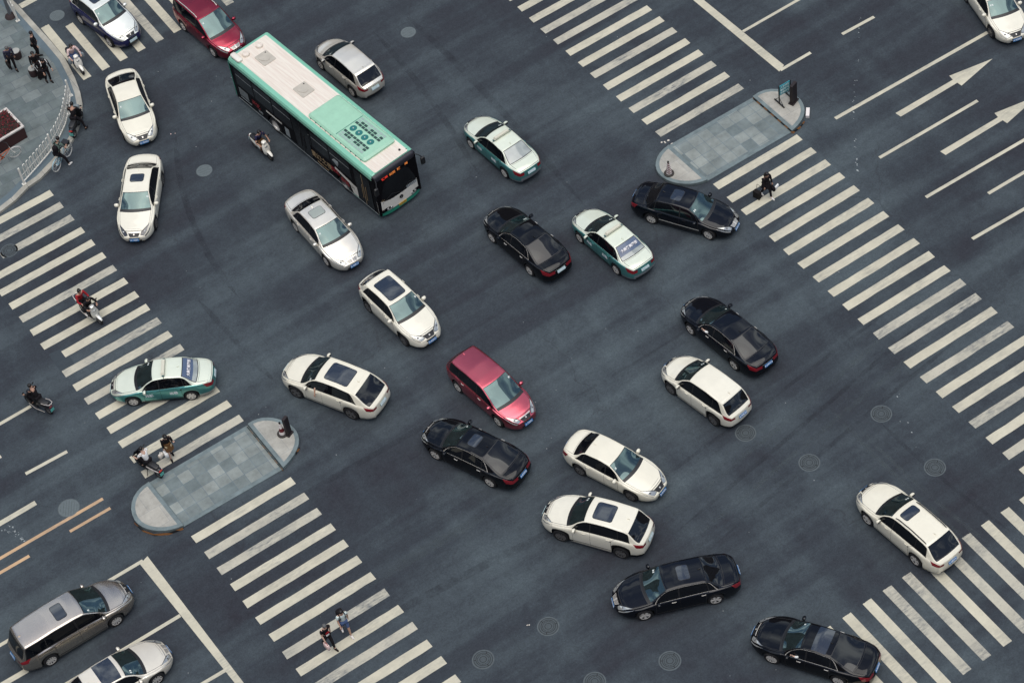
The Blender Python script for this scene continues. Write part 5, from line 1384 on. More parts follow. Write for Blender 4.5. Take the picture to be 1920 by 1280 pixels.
b = MB(); b.loft([(-.13, 0, .05, .10), (-.10, 0, .08, .14), (.10, 0, .08, .14), (.13, 0, .05, .10)], n=12, e=3); q = hand_world(p, J, 'r')
held('plastic_bag', 'second cream plastic bag held beside the white shopping bag', 'bag', b, C_beige, q[:2] + np.array([-.22, .05]), .5, q[2] - .26, [(-.06, 0, .12), (0, 0, .26), (.06, 0, .12)], C_white)
J = walk(.30, 1, .07, (-.25, .25), (.15, .35), h=1.74)
p = person(G2(618, 1211), facing((606, 1200), (618, 1212)), 'man in black t-shirt with red print and dark trousers on the lower zebra crossing', J, C_black, 'short', C_black, 'ankle', SHOE_B, 'short', hairm=HAIRG, skin=SKIN2)
b = MB(); b.loft([(-.08, 1.22, .09, .05, .01), (-.05, 1.22, .10, .06, .01)], n=12); b.v = [(x + .235, y, z) for x, y, z in b.v]; b.build('red_print', C_red, p, smooth=True)
b = MB(); b.loft([(-.08, 1.08, .075, .05, .0), (-.05, 1.08, .08, .055, .0)], n=12); b.v = [(x + .225, y, z) for x, y, z in b.v]; b.build('white_print', C_white, p, smooth=True)
hang_bag(p, J, 'r', 'shopping_bag', 'pink and white paper bag carried by the man in the black t-shirt', 'bag', (.34, .13, .32), C_pink, C_red)
J = walk(.28, 1, .04, (-.2, .2), (.2, .45), h=1.76)
p = person(G2(650, 1186), facing((637, 1170), (650, 1190)), 'man in pale t-shirt, blue shorts and backpack on the lower zebra crossing', J, C_mint, 'short', C_denim, 'knee', SHOE_W, 'short')
bp_ = empty('backpack', (p.location[0], p.location[1], 0), p.rotation_euler.z); tag(bp_, 'black backpack worn by the man in the pale t-shirt', 'backpack')
b = MB(); b.loft([(-.30, 1.30, .10, .16), (-.26, 1.28, .15, .22), (-.16, 1.28, .15, .23), (-.10, 1.30, .12, .18)], n=14, e=3.2); b.build('bag_body', C_black, bp_, smooth=True)
for sg in (1, -1): b = MB(); b.tube([(-.12, .12*sg, 1.18), (.08, .15*sg, 1.22), (.19, .13*sg, 1.36), (.12, .12*sg, 1.50), (-.06, .11*sg, 1.50)], .022, 6); b.build('strap', C_black, bp_, smooth=True)
# --- pedestrians on the pavement
KZ = KERB_H - .006
J = walk(.20, 1, .08, (.05, .1), (.05, .1), h=1.68, headdown=.2)
p = person(G2(26, 130, KZ), facing((20, 120), (30, 134)), 'man in blue grey jacket walking with a briefcase on the pavement', J, C_plaid, 'long', C_black, 'ankle', SHOE_B, 'short', hairm=HAIRG, z0=KZ)
hang_bag(p, J, 'r', 'briefcase', 'black briefcase carried by the man in blue grey jacket', 'briefcase', (.42, .12, .30), SHOE_B, z_drop=.08)
J = walk(.06, 1, .03, (.05, .25), (.1, .5), h=1.80); person(G2(72, 108, KZ), facing((66, 100), (82, 98)), 'man in black suit standing near the kerb, looking at the road', J, C_black, 'long', C_black, 'ankle', SHOE_B, 'short', z0=KZ)
J = walk(.10, -1, .05, (.15, .4), (.1, .2), h=1.66, headdown=.05); person(G2(75, 141, KZ), facing((66, 120), (72, 140)), 'person in black half hidden behind the one with white bag straps', J, C_black, 'long', C_black, 'ankle', SHOE_B, 'short', z0=KZ)
J = walk(.10, 1, .10, (.3, .6), (.3, .6), h=1.72, headdown=.25); p = person(G2(92, 153, KZ), facing((85, 140), (97, 152)), 'person in black with white bag straps bending over a trolley by the railing', J, C_black, 'long', C_black, 'ankle', SHOE_B, 'short', z0=KZ)
bp_ = empty('backpack', (p.location[0], p.location[1], KZ), p.rotation_euler.z); tag(bp_, 'black backpack with white straps on the person nearest the railing', 'backpack')
b = MB(); b.loft([(-.24, 1.28, .10, .16), (-.20, 1.26, .15, .20), (-.12, 1.26, .15, .20), (-.08, 1.28, .12, .16)], n=14, e=3.2); b.build('bag_body', C_black, bp_, smooth=True)
for sg in (1, -1): b = MB(); b.tube([(-.10, .14*sg, 1.15), (.12, .20*sg, 1.2), (.20, .17*sg, 1.36), (.12, .14*sg, 1.50), (-.04, .12*sg, 1.50)], .022, 6); b.build('strap', C_white, bp_, smooth=True)
b = MB(); b.box((0, 0, .34), (.34, .26, .50)); rt = empty('trolley_bag', (*G2(80, 146, KZ), KZ), R(-30)); tag(rt, 'dark trolley bag with white handle next to the people by the railing', 'trolley bag')
b.build('case', SHOE_B, rt, bevel=.03); b = MB(); b.tube([(-.1, -.10, .58), (-.2, -.10, .95), (-.2, .10, .95), (-.1, .10, .58)], .014, 6); b.build('handle', C_white, rt)
for sg in (1, -1): MB().lathe([(0, -.02), (.05, -.02), (.05, .02), (0, .02)], c=(-.1, sg*.14, .05), axis='y', n=12).build('wheel', M_trim, rt)

# ------------------------------------------------------------------ scooters and bicycles
def scooter_wheel(root, x, r, rimm):
    w = MB(); w.lathe([(r*.62, -.045), (r*.9, -.05), (r, -.02), (r, .02), (r*.9, .05), (r*.62, .045)], axis='y', n=20); o = w.build('wheel', M_tyre, root, smooth=True, loc=(x, 0, r))
    b = MB(); b.lathe([(0, -.04), (r*.2, -.04), (r*.2, .04), (0, .04)], axis='y', n=12); b.lathe([(r*.58, -.035), (r*.66, -.04), (r*.66, .04), (r*.58, .035)], axis='y', n=20)
    for k in range(5): a = 2*PI*k/5; b.tube([(r*.15*math.cos(a), 0, r*.15*math.sin(a)), (r*.6*math.cos(a), 0, r*.6*math.sin(a))], .018, 5)
    b.build('rim', rimm, o, smooth=True)
def scooter(loc, rz, label, col, shield=None, box=None, rack=None, trim=M_trim, wind=False, plate=M_platel, tail=M_tail, legs=None):
    root = empty('scooter', (loc[0], loc[1], 0), rz); tag(root, label, 'scooter', 'electric scooters in traffic')
    sh = shield or col
    scooter_wheel(root, .62, .235, M_rimd); scooter_wheel(root, -.60, .235, M_rimd)
    b = MB(); b.loft([(-.86, .70, .05, .05), (-.80, .66, .11, .10), (-.55, .60, .16, .16), (-.25, .55, .16, .19), (-.02, .46, .13, .16), (.06, .36, .10, .08)], n=16, e=2.6); b.build('rear_body', col, root, smooth=True)
    b = MB(); b.loft([(-.74, .775, .10, .04), (-.66, .79, .14, .055), (-.30, .775, .15, .055), (.02, .745, .13, .05), (.08, .73, .08, .03)], n=14, e=2.8); b.build('seat', trim, root, smooth=True)
    b = MB(); b.loft([(-.05, .30, .15, .055), (.12, .28, .17, .045), (.38, .29, .16, .045), (.46, .33, .13, .06)], n=14, e=4); b.build('footboard', trim, root, smooth=True)
    b = MB(); b.loft([(.27, .38, .17, .05), (.33, .62, .19, .06), (.36, .86, .17, .055), (.36, .96, .10, .045)], n=16, e=3)
    # shield: lofted upward along a leaning axis
    b = MB()
    for (z0, x0, hw, hd), (z1, x1, hw1, hd1) in zip([(.30, .46, .12, .05), (.45, .47, .19, .075), (.68, .43, .20, .085), (.86, .38, .17, .08), (.97, .34, .10, .06)][:-1], [(.30, .46, .12, .05), (.45, .47, .19, .075), (.68, .43, .20, .085), (.86, .38, .17, .08), (.97, .34, .10, .06)][1:]): pass
    secs = [(.28, .47, .10, .04), (.45, .47, .19, .075), (.68, .43, .20, .085), (.86, .38, .17, .08), (.98, .34, .09, .05)]
    vs = []; n = 14
    for z, x, hw, hd in secs:
        for k in range(n):
            q = 2*PI*k/n; vs.append((x + hd*math.copysign(abs(math.cos(q))**.8, math.cos(q)), hw*math.copysign(abs(math.sin(q))**.8, math.sin(q)), z))
    f = [(i*n + k, i*n + (k+1) % n, (i+1)*n + (k+1) % n, (i+1)*n + k) for i in range(len(secs)-1) for k in range(n)] + [tuple(range(n))[::-1], tuple((len(secs)-1)*n + k for k in range(n))]
    b.add(vs, f); b.build('front_shield', sh, root, smooth=True)
    b = MB(); b.loft([(.40, .44, .03, .03), (.50, .50, .07, .045), (.62, .515, .085, .05), (.76, .47, .075, .04), (.86, .40, .04, .02)], n=12, e=2.4); b.build('front_mudguard', sh, root, smooth=True)
    b = MB(); b.tube([(.60, .065, .24), (.48, .065, .55)], .02, 6); b.tube([(.60, -.065, .24), (.48, -.065, .55)], .02, 6); b.tube([(.36, 0, .9), (.32, 0, 1.02)], .03, 8); b.build('fork', M_rimd, root)
    b = MB(); b.tube([(.26, .34, 1.02), (.31, .20, 1.05), (.32, 0, 1.03), (.31, -.20, 1.05), (.26, -.34, 1.02)], .016, 8); hb = b.build('handlebar', trim, root, smooth=True)
    b = MB(); b.loft([(.26, 1.03, .10, .05), (.36, 1.03, .13, .065), (.44, 1.0, .09, .05)], n=12); b.build('cockpit', sh, hb, smooth=True)
    b = MB(); b.ball((.475, 0, .80), (.04, .085, .06), 12, 8); b.build('headlight', M_head, root, smooth=True)
    for sg in (1, -1):
        b = MB(); b.tube([(.30, .22*sg, 1.05), (.32, .30*sg, 1.20)], .008, 5); b.ball((.33, .33*sg, 1.24), (.02, .065, .045), 10, 7); b.build('mirror', sh if wind else trim, root, smooth=True)
    b = MB(); b.ball((-.86, 0, .66), (.03, .10, .045), 12, 8); b.build('tail_light', tail, root, smooth=True)
    b = MB(); b.box((-.90, 0, .47), (.012, .20, .16)); b.build('licence_plate', plate, root); b = MB(); b.loft([(-.92, .36, .06, .02), (-.70, .50, .08, .02)], n=8); b.build('rear_mudguard', trim, root, smooth=True)
    if rack:
        b = MB(); b.tube([(-.45, .16, .80), (-.70, .17, .88), (-.92, .12, .92), (-.96, 0, .92), (-.92, -.12, .92), (-.70, -.17, .88), (-.45, -.16, .80)], .016, 7); b.build('grab_rail', rack, root, smooth=True)
        for sg in (1, -1): b = MB(); b.tube([(-.55, .20*sg, .30), (.02, .22*sg, .22), (.40, .19*sg, .34)], .014, 6); b.build('side_bar', rack, root, smooth=True)
    if box:
        b = MB(); b.loft([(-1.06, 1.0, .13, .11), (-1.03, 1.0, .17, .15), (-.72, 1.0, .17, .15), (-.69, 1.0, .13, .11)], n=14, e=4); b.build('top_box', box, root, smooth=True)
    if wind:
        P = np.array([[(.44 - .10*u + .02*abs(v), v*.24, 1.0 + .34*u) for v in np.linspace(-1, 1, 7)] for u in np.linspace(0, 1, 5)]); link('wind_shield', grid_mesh(P, 0), M_roofg, root)
    b = MB(); b.tube([(-.05, .10, .30), (-.12, .28, .02)], .014, 6); b.build('side_stand', M_trim, root)
    return root
K_white = mat('scooter_white', (.80, .77, .68), .3, 0, .6); K_silver = mat('scooter_silver', (.72, .71, .66), .32, .5, .4); K_black = mat('scooter_black', (.010, .009, .010), .3, 0, .5); K_cream = mat('scooter_rail', (.75, .68, .62), .3, .4)
K_green = mat('scooter_plate_green', (.10, .42, .36), .5); K_redl = mat('red_lamp', (.60, .03, .02), .3)
def sc_pose(front, rear, zf=.235):
    a, c = G2(*front, zf), G2(*rear, zf); d = a - c; return (a + c)/2, math.atan2(d[1], d[0])
# white scooter next to the bus
l, h = sc_pose((511, 297), (473, 265)); s = scooter(l, h, 'white scooter with a dark clad rider next to the bus', K_white, box=None)
J = ride(); person(l, h, 'rider in navy shirt on the white scooter beside the bus', J, C_navy, 'short', C_brown, 'ankle', SHOE_B, 'short')
# silver scooter on the left zebra crossing with two people
l, h = sc_pose((190, 603), (151, 573)); s = scooter(l, h, 'silver scooter carrying two people on the left zebra crossing', K_black, K_silver, rack=K_cream, wind=False)
J = ride(seat=(-.06, 0, .78), lean=.22); person(l, h, 'scooter driver in black jacket on the silver scooter', J, C_black, 'long', C_black, 'ankle', SHOE_B, 'short')
J = ride(seat=(-.50, 0, .84), bar=(.0, .22, 1.05), foot=(-.05, .2, .30), lean=.10); person(l, h, 'passenger in red with a topknot behind the driver on the silver scooter', J, C_red, 'long', C_black, 'ankle', SHOE_W, 'bun')
# black scooter at the left edge, driving away
l, h = sc_pose((50, 746), (96, 771)); s = scooter(l, h, 'black scooter with cream rails at the left edge of the photo', K_black, K_black, rack=K_cream, wind=False, plate=K_green)
J = ride(lean=.14); person(l, h, 'rider in dark clothes seen from behind on the black scooter at the left edge', J, C_black, 'long', C_black, 'ankle', SHOE_B, 'short')
b = MB(); b.box((.22, 0, 1.12), (.05, .5, .02)); 
# white-shirted rider by the left island
l, h = sc_pose((258, 862), (300, 890)); s = scooter(l, h, 'black and cream scooter next to the left refuge island', K_black, K_black, rack=None, plate=K_green, tail=K_redl, wind=True)
for sg in (1, -1): b = MB(); b.loft([(-.84, .66, .02, .03, .12*sg), (-.5, .62, .025, .06, .165*sg), (-.1, .56, .02, .04, .16*sg)], n=8); b.build('side_panel', K_cream, s, smooth=True)
J = ride(lean=.12); person(l, h, 'rider in white t-shirt seen from behind beside the left refuge island', J, C_white, 'short', C_black, 'ankle', SHOE_B, 'short', skin=SKIN2)
# pink jacket on the top left crossing
l, h = sc_pose((153, 132), (133, 108)); s = scooter(l, h, 'black scooter with white front on the zebra crossing by the far kerb', K_black, K_white)
J = ride(lean=.14); p = person(l, h, 'rider in pink jacket coming over the top left zebra crossing', J, C_pink, 'long', C_denim, 'ankle', SHOE_B, 'short', skin=SKIN2)
b = MB()
for sg in (1, -1): b.loft([(.24, .98, .05, .05, .30*sg), (.32, .92, .10, .14, .34*sg), (.40, .88, .09, .16, .36*sg), (.44, .88, .04, .08, .36*sg)], n=12, e=3)
b.build('hand_cover', C_grey, s, smooth=True)
# dark scooter waiting against the kerb
l, h = sc_pose((153, 212), (137, 256)); s = scooter(l, h, 'dark scooter with red tail lamp waiting along the kerb by the railing', K_black, K_black, plate=K_green, tail=K_redl, box=None)
J = ride(lean=.16, foot_r=(.0, .42, .02)); person(l, h, 'heavily dressed rider in black waiting on the dark scooter by the railing', J, C_black, 'long', C_black, 'ankle', SHOE_B, 'short')
b = MB(); b.loft([(.40, 1.02, .12, .10), (.44, 1.0, .15, .12), (.58, .98, .13, .10)], n=12, e=3); b.build('front_bag', C_grey, s, smooth=True)
def bicycle(loc, rz, label, frame_m, tyre_m, z=0.0, fork_m=None, lean=0.0, basket=True):
    root = empty('bicycle', (loc[0], loc[1], z), rz); root.rotation_euler = (lean, 0, rz); tag(root, label, 'bicycle')
    r = .33
    for x in (.52, -.52):
        w = MB(); w.tube([(r*math.cos(a), 0, r*math.sin(a)) for a in np.linspace(0, 2*PI, 25)[:-1]], .022, 6, closed=True); o = w.build('wheel', tyre_m, root, smooth=True, loc=(x, 0, r))
        b = MB(); b.tube([(.30*math.cos(a), 0, .30*math.sin(a)) for a in np.linspace(0, 2*PI, 25)[:-1]], .012, 5, closed=True)
        for k in range(10): a = 2*PI*k/10; b.tube([(0, 0, 0), (.30*math.cos(a), 0, .30*math.sin(a))], .004, 4)
        b.lathe([(0, -.04), (.03, -.04), (.03, .04), (0, .04)], axis='y', n=8); b.build('rim', K_silver, o, smooth=True)
    b = MB()
    for a, c in (((-.12, 0, .28), (-.20, 0, .78)), ((-.12, 0, .28), (.36, 0, .72)), ((-.16, 0, .55), (.36, 0, .78)), ((-.52, .05, .33), (-.12, .03, .28)), ((-.52, -.05, .33), (-.12, -.03, .28)), ((-.52, .05, .33), (-.18, .02, .62)), ((-.52, -.05, .33), (-.18, -.02, .62))): b.tube([a, c], .018, 6)
    b.build('frame', frame_m, root, smooth=True)
    b = MB(); b.tube([(.34, 0, .95), (.38, 0, .72), (.44, .05, .5), (.52, .055, .33)], .016, 6); b.tube([(.38, 0, .72), (.44, -.05, .5), (.52, -.055, .33)], .016, 6); b.build('fork', fork_m or frame_m, root, smooth=True)
    b = MB(); b.tube([(.20, .28, 1.02), (.32, .15, 1.03), (.34, 0, .98), (.32, -.15, 1.03), (.20, -.28, 1.02)], .014, 6); b.build('handlebar', M_trim, root, smooth=True)
    b = MB(); b.loft([(-.34, .82, .07, .035), (-.28, .82, .09, .04), (-.10, .82, .035, .03)], n=10); b.build('saddle', M_trim, root, smooth=True)
    for x in (.52, -.52): b = MB(); b.tube([(x + (r+.04)*math.cos(a), 0, r + (r+.04)*math.sin(a)) for a in np.linspace(R(20), R(170), 10)], .024, 5); b.build('mudguard', tyre_m if x > 0 else frame_m, root, smooth=True)
    b = MB(); b.lathe([(0, .05), (.09, .05), (.09, .06), (0, .06)], c=(-.12, 0, .28), axis='y', n=14); b.tube([(-.12, .08, .28), (-.02, .08, .16), (-.02, .16, .16)], .012, 5); b.tube([(-.12, -.06, .28), (-.22, -.08, .40), (-.22, -.16, .40)], .012, 5); b.build('crank', M_trim, root)
    if basket:
        b = MB(); b.box((.53, 0, .86), (.24, .30, .20), taper=1.15); b.build('basket', M_trim, root)
    return root
T_white = mat('pale_tyre', (.62, .60, .56), .6); F_blue = mat('bike_blue', (.30, .48, .54), .4, .2); F_orange = mat('bike_orange', (.60, .12, .035), .4)
l, h = sc_pose((126, 284), (108, 308), .33); bicycle(l, h, 'pale blue bicycle ridden close to the kerb below the railing', F_blue, T_white, basket=True)
J = ride(seat=(-.24, 0, .80), bar=(.28, .27, 1.02), foot=(-.02, .14, .12), lean=.24, foot_r=(.02, .36, .0)); p = person(l, h, 'cyclist in green t-shirt with one foot on the road', J, C_green, 'short', C_black, 'ankle', SHOE_W, 'short')
bp_ = empty('backpack', (l[0], l[1], 0), h); tag(bp_, 'black backpack on the back of the cyclist', 'backpack')
b = MB(); b.loft([(-.36, 1.16, .10, .15), (-.32, 1.16, .14, .21), (-.22, 1.20, .14, .21), (-.16, 1.22, .11, .16)], n=14, e=3.2); b.build('bag_body', C_black, bp_, smooth=True)
for sg in (1, -1): b = MB(); b.tube([(-.18, .12*sg, 1.10), (.02, .17*sg, 1.12), (.12, .15*sg, 1.28), (.08, .12*sg, 1.40), (-.10, .11*sg, 1.38)], .022, 6); b.build('strap', C_black, bp_, smooth=True)
l, h = sc_pose((26, 285, ), (-9, 301), .33 + KZ); bicycle(l, h, 'orange and white bicycle parked against the planter', F_orange, T_white, z=KZ, fork_m=K_white, lean=R(6), basket=False)

# ------------------------------------------------------------------ drivers seen at open windows
def arm_driver(carname_label, label, sleeve, skin_m, reach):
    car_ = [o for o in SC.objects if o.get('label') == carname_label][0]
    bd_ = BODY[carname_label]; sd = 1
    s0 = bd_.sA + bd_.wb*.50 - .34; p = bd_.surf(s0, 9.3, sd)
    root = empty('person', car_.location, car_.rotation_euler.z); tag(root, label, 'person')
    zs = .62; x = p[0] - .10; y = .36
    hed = V3(x - .02, y, 1.16)
    ch = [[(V3(x, y, .50), (.13, .10)), (V3(x, y, .82), (.13, .09)), (V3(x + .01, y, 1.02), .05), (hed, (.07, .08))]]
    sh = V3(x + .03, y + .17, .92); el = V3(p[0] - .02, p[1] + .02, p[2] + .05)
    ha = el + V3(*reach)
    ch.append([(V3(x, y, .82), (.13, .09)), (sh, .05), (el, .040), (el*.5 + ha*.5, .037), (ha, .027), (ha + (ha - el)*.2, (.036, .018))])
    skin_obj('body', ch, skin_m, root)
    skin_obj('sleeve', [[(V3(x, y, .82), (.15, .11)), (sh, .068), (el, .056)] + ([(el*.35 + ha*.65, .048)] if sleeve[1] else [])], sleeve[0], root)
    fw = (ha - el)/np.linalg.norm(ha - el); side = np.cross(fw, V3(0, 1, 0)); side /= np.linalg.norm(side); b = MB(); base = ha + fw*.06
    for k, ln in enumerate((.066, .076, .070, .054)):
        o_ = base + side*(.027 - .018*k); b.tube([o_, o_ + fw*ln*.55, o_ + fw*ln*.9 + V3(0, -.02, -.01)], [.0095, .009, .007], 6)
    t0 = ha + fw*.02 + side*.032; b.tube([t0, t0 + side*.025 + fw*.03, t0 + side*.02 + fw*.055], [.012, .010, .007], 6)
    b.build('hand', skin_m, root, smooth=True)
    b = MB(); b.ball(hed + V3(-.015, 0, .03), (.09, .085, .085), 12, 8); b.build('hair', HAIR, root, smooth=True)
arm_driver('white coupe like SUV with split glass roof, driver arm out of window', 'driver of the white coupe like SUV, bare arm hanging out of the window', (C_white, False), SKIN, (-.05, .14, -.26))
arm_driver('black saloon with driver in white at the bottom right zebra crossing', 'driver in white sleeve at the window of the black saloon at bottom right', (C_white, True), SKIN2, (.16, .03, .06))
arm_driver('black sedan with red tail lamps above the small white hatchback', 'driver in white sleeve at the window of the black sedan above the hatchback', (C_white, True), SKIN2, (.18, .02, .03))

# ------------------------------------------------------------------ street furniture
def railing(pts, z, label, pitch=.27, h=1.02, every=9):
    root = empty('railing', (pts[0][0], pts[0][1], z)); tag(root, label, 'railing'); o0 = pts[0]
    seg = np.cumsum([0] + [np.linalg.norm(b_ - a_) for a_, b_ in zip(pts, pts[1:])])
    def at(t):
        i = min(np.searchsorted(seg, t, 'right') - 1, len(pts) - 2); f = (t - seg[i])/(seg[i+1] - seg[i]); return pts[i] + (pts[i+1] - pts[i])*f - o0
    M = M_rail; n = int(seg[-1]/pitch); k = 0
    for zz in (.16,): b = MB(); b.tube([(*at(t), zz) for t in np.linspace(0, seg[-1], 40)], .032, 8); b.build('bottom_rail', M, root, smooth=True)
    for zz in (.56,): b = MB(); b.tube([(*at(t), zz) for t in np.linspace(0, seg[-1], 40)], .012, 6); b.build('mid_rail', M, root, smooth=True)
    while k < n:
        if k % every == 0:
            p = at(k*pitch); b = MB(); b.loft([(.0, p[1], .045, .045, p[0]), (h + .06, p[1], .045, .045, p[0]), (h + .09, p[1], .03, .03, p[0])], n=12, e=6, axis='z'); b.box((p[0], p[1], .02), (.2, .16, .04)); b.build('post', M, root); k += 1; continue
        if k + 1 <= n:
            a, c = at(k*pitch), at((k + .62)*pitch); m_ = (a + c)/2
            b = MB(); top = h - .06; R_ = np.linalg.norm(c - a)/2
            ring = [(*(m_ + (a - m_)*math.cos(t)), top + R_*math.sin(t)) for t in np.linspace(0, PI, 7)]
            b.tube([(*a, .17)] + ring + [(*c, .17)], .021, 6); b.build('hoop', M, root, smooth=True)
        k += 1
    p = at(seg[-1]); b = MB(); b.loft([(.0, p[1], .045, .045, p[0]), (h + .06, p[1], .045, .045, p[0]), (h + .09, p[1], .03, .03, p[0])], n=12, e=6, axis='z'); b.box((p[0], p[1], .02), (.2, .16, .04)); b.build('post', M, root)
    return root
M_rail = mat('white_rail', (.80, .77, .69), .4, vary=.05)
railing([G2(u, v, KZ) for u, v in ((45.5, 345), (70, 318), (94, 290), (112, 262), (124, 236), (131, 205), (133, 180))], KZ, 'curved white hooped railing along the corner pavement')
railing([G2(u, v, KZ) for u, v in ((33.5, 39.5), (20, 15), (-5, -28), (-40, -90))], KZ, 'white railing end in the top left corner of the photo')
# dark pole
p = G2(20, 31, KZ); root = empty('street_pole', (*p, KZ)); tag(root, 'dark pole with a heaped base in the top left corner', 'pole')
b = MB(); b.loft([(0, 0, .09, .09), (1.2, 0, .085, .085), (6.5, 0, .06, .06)], n=14, e=2, axis='z'); b.build('shaft', mat('pole_grey', (.12, .13, .14), .5), root, smooth=True)
b = MB(); b.loft([(0, 0, .30, .30), (.08, 0, .26, .26), (.2, 0, .12, .12)], n=16, e=2.2, axis='z'); b.build('base', mat('pole_base', (.035, .022, .022), .8), root, smooth=True)
# planter with red flowers
def red_planter():
    zt_ = .80; c = G(45.5, 236.5, KZ + zt_); a = G(-30, 281.5, KZ + zt_); e_ = G(-4, 191, KZ + zt_)
    u = (a - c)[:2]; u /= np.linalg.norm(u); w = (e_ - c)[:2]; w = w - u*(w @ u); w /= np.linalg.norm(w)
    Lp, Wp = 3.2, 1.75
    root = empty('planter', (c[0], c[1], KZ)); tag(root, 'dark red planter box with pale rim full of red flowers', 'planter')
    def P2(x, y): return u*x + w*y
    q = lambda x0, x1, y0, y1: [tuple(P2(x, y)) for x, y in ((x0, y0), (x1, y0), (x1, y1), (x0, y1))]
    MB().prism(ccw(q(.03, Lp, .03, Wp)), 0, zt_ - .08).build('box', mat('planter_wood', (.045, .014, .014), .8, vary=.3, vscale=3), root)
    b = MB()
    for x0, x1, y0, y1 in ((0, Lp, 0, .12), (0, .12, .12, Wp - .12), (0, Lp, Wp - .12, Wp)): b.prism(ccw(q(x0, x1, y0, y1)), zt_ - .079, zt_)
    b.build('rim', mat('planter_rim', (.62, .57, .52), .7, vary=.2), root)
    MB().prism(ccw(q(.12, Lp, .12, Wp - .12)), zt_ - .078, zt_ - .03).build('soil', mat('soil', (.03, .018, .014), .95), root)
    ML = [mat('leaf_dark', (.015, .030, .012), .7), mat('petal_red', (.20, .008, .014), .7), mat('petal_deep', (.085, .005, .009), .7)]
    b = MB()
    for k in range(1500):
        x, y = rng.uniform(.08, Lp), rng.uniform(.10, Wp - .10); p = P2(x, y); z = zt_ + rng.uniform(-.06, .17); s_ = rng.uniform(.025, .055)
        n1 = rng.normal(0, 1, 3); n1[2] = abs(n1[2]) + .6; n1 /= np.linalg.norm(n1); t1 = np.cross(n1, rng.normal(0, 1, 3)); t1 /= np.linalg.norm(t1); t2 = np.cross(n1, t1)
        cc = V3(p[0], p[1], z); b.add([cc + t1*s_, cc + t2*s_*.7, cc - t1*s_, cc - t2*s_*.7], [(0, 1, 2, 3)], int(rng.choice([0, 1, 2], p=[.22, .40, .38])))
    b.build('flowers', ML, root, fix=False)
red_planter()
M_stone = mat('bollard_stone', (.035, .018, .018), .75, vary=.3, vscale=6); M_stonet = mat('bollard_top', (.36, .36, .33), .8, vary=.15)
for u, v, lab in ((33.5, 108, 'round stone seat nearer the man with the briefcase'), (64.5, 140.5, 'round stone seat beside the people at the railing')):
    p = G2(u, v, KZ); root = empty('stone_seat', (*p, KZ)); tag(root, lab, 'stone seat', 'round stone seats on the pavement')
    MB().lathe([(0, 0), (.21, 0), (.235, .18), (.23, .40), (.215, .46)], n=24).build('drum', M_stone, root, smooth=True)
    MB().lathe([(.215, .455), (.205, .485), (0, .49)], n=24).build('seat_top', M_stonet, root, smooth=True)
# cones
K_conew = mat('cone_white', (.78, .72, .68), .6); K_coner = mat('cone_red', (.13, .010, .015), .6); K_coneb = mat('cone_base', (.035, .030, .026), .8)
def cone(u, v, z, label, spiral):
    p = G2(u, v, z); root = empty('traffic_cone', (*p, z)); tag(root, label, 'traffic cone')
    MB().lathe([(0, 0), (.24, 0), (.24, .05), (.19, .085), (0, .085)], n=20).build('base', K_coneb, root, smooth=True)
    prof = lambda t: .145 - .105*t
    b = MB(); nb = 30; n = 24; H = .66
    vs = [(prof(i/nb)*math.cos(2*PI*k/n), prof(i/nb)*math.sin(2*PI*k/n), .085 + H*i/nb) for i in range(nb + 1) for k in range(n)]
    f, mi = [], []
    for i in range(nb):
        for k in range(n):
            f.append((i*n + k, i*n + (k+1) % n, (i+1)*n + (k+1) % n, (i+1)*n + k)); t = i/nb
            mi.append(int(((t*6.0 + k/n) % 1.0) < .5) if spiral else int(.22 < t < .55))
    b.add(vs, f); b.mi = mi; b.build('cone_body', [K_conew, K_coner], root, smooth=True)
    b = MB(); b.lathe([(.04, .745), (.045, .77), (.045, .82), (.02, .86), (0, .865)], n=14); b.build('cone_tip', M_trim, root, smooth=True)
cone(1254.5, 325.5, .175, 'slender traffic cone with slanting stripes on the right refuge island', True)
cone(530, 813, .175, 'squat red and white traffic cone on the left refuge island', False)
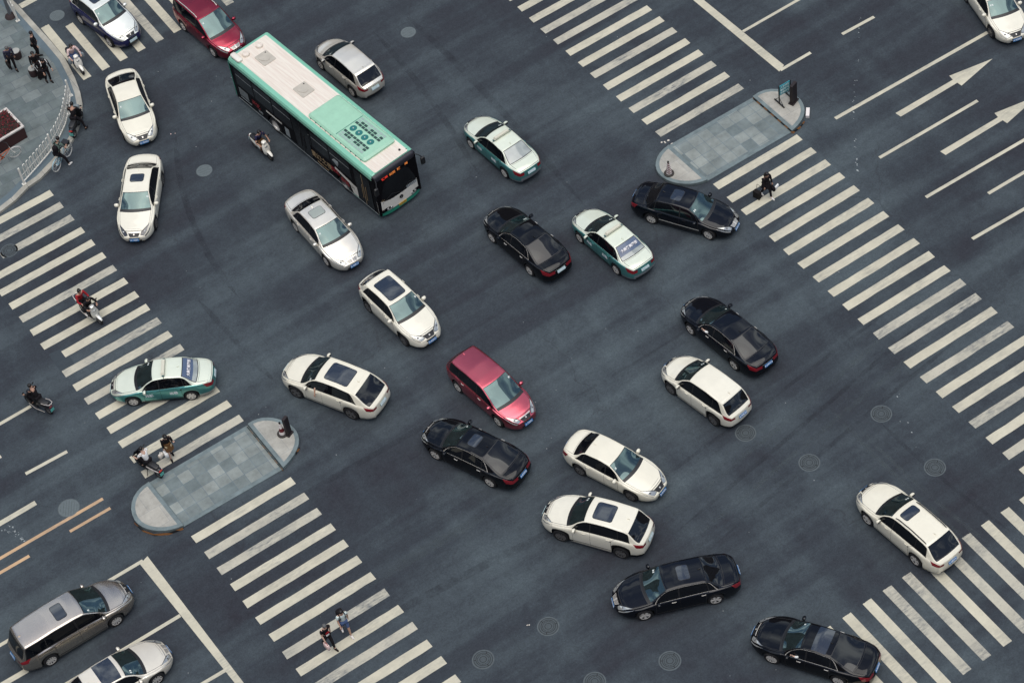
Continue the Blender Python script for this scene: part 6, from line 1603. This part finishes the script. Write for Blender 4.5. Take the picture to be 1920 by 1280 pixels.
# sign board and posts on the islands
M_teal = mat('sign_teal', (.035, .30, .36), .5); M_signw = mat('sign_white', (.62, .80, .80), .5)
a, c = G2(1464.5, 193, .175), G2(1479, 184.5, .175); d = c - a; wlen = np.linalg.norm(d); 
root = empty('sign_board', (*((a + c)/2), .175), math.atan2(d[1], d[0])); tag(root, 'small teal notice board with white characters on the right refuge island', 'sign board')
hw = .31
b = MB(); b.box((0, 0, .84), (2*hw, .03, .62)); bo = b.build('panel', M_teal, root, bevel=.006)
tn = frame((0, -.018, 1.26), (1, 0, 0), (0, 0, 1))
for k, tx in enumerate(('人行天桥', '请走斑马', '文明出行')): text_mesh(tx, .135, M_signw, 'sign_text', bo, frame((0, -.020, 1.02 - k*.185), (1, 0, 0), (0, 0, 1)), bold=.006)
for sg in (1, -1):
    b = MB(); b.box((sg*(hw + .02), 0, .58), (.05, .05, 1.16)); b.box((sg*(hw + .02), 0, .03), (.06, .75, .05)); b.tube([(sg*(hw+.02), .32, .05), (sg*(hw+.02), 0, .42)], .015, 6); b.tube([(sg*(hw+.02), -.32, .05), (sg*(hw+.02), 0, .42)], .015, 6); b.build('leg', M_trim, root)
M_post = mat('post_black', (.014, .008, .009), .6)
p = G2(1488, 191, .175); root = empty('bollard', (*p, .175), R(20)); tag(root, 'broad dark bollard behind the teal notice board', 'bollard')
b = MB(); b.box((0, 0, .60), (.42, .16, 1.20)); b.build('slab', M_post, root, bevel=.015); b = MB(); b.box((0, 0, .03), (.52, .28, .06)); b.build('foot', M_post, root)
p = G2(542, 813, .175); root = empty('bollard', (*p, .175), R(25)); tag(root, 'narrow dark bollard right behind the squat cone', 'bollard')
b = MB(); b.box((0, 0, .58), (.28, .14, 1.16)); b.build('slab', M_post, root, bevel=.015); b = MB(); b.box((0, 0, .03), (.36, .26, .06)); b.build('foot', M_post, root)
a, c = G2(1515, 202, .16), G2(1514, 217.5, .16); d = c - a
root = empty('kerb_block', (*((a + c)/2), 0), math.atan2(d[1], d[0])); tag(root, 'white block lying in the road against the right refuge island', 'kerb block')
b = MB(); b.box((0, 0, .085), (np.linalg.norm(d), .17, .17)); b.build('block', K_conew, root, bevel=.012)
# litter
for u, v, lab in ((1250, 268, 'crumpled pale litter in the road at the left tip of the right island'), (324, 252, 'tiny pink scrap of litter near the plain white sedan'), (990, 1171, 'white scrap of litter left of the ringed manhole cover')):
    p = G2(u, v); root = MB(); s_ = .09 if u > 1200 else .05
    for k in range(5 if u > 1200 else 2): root.ball((rng.normal(0, s_), rng.normal(0, s_), .02), (s_*rng.uniform(.4, .9), s_*rng.uniform(.3, .7), .02), 7, 5)
    o = root.build('litter', C_beige if u != 324 else C_pink, loc=(*p, 0)); tag(o, lab, 'litter')
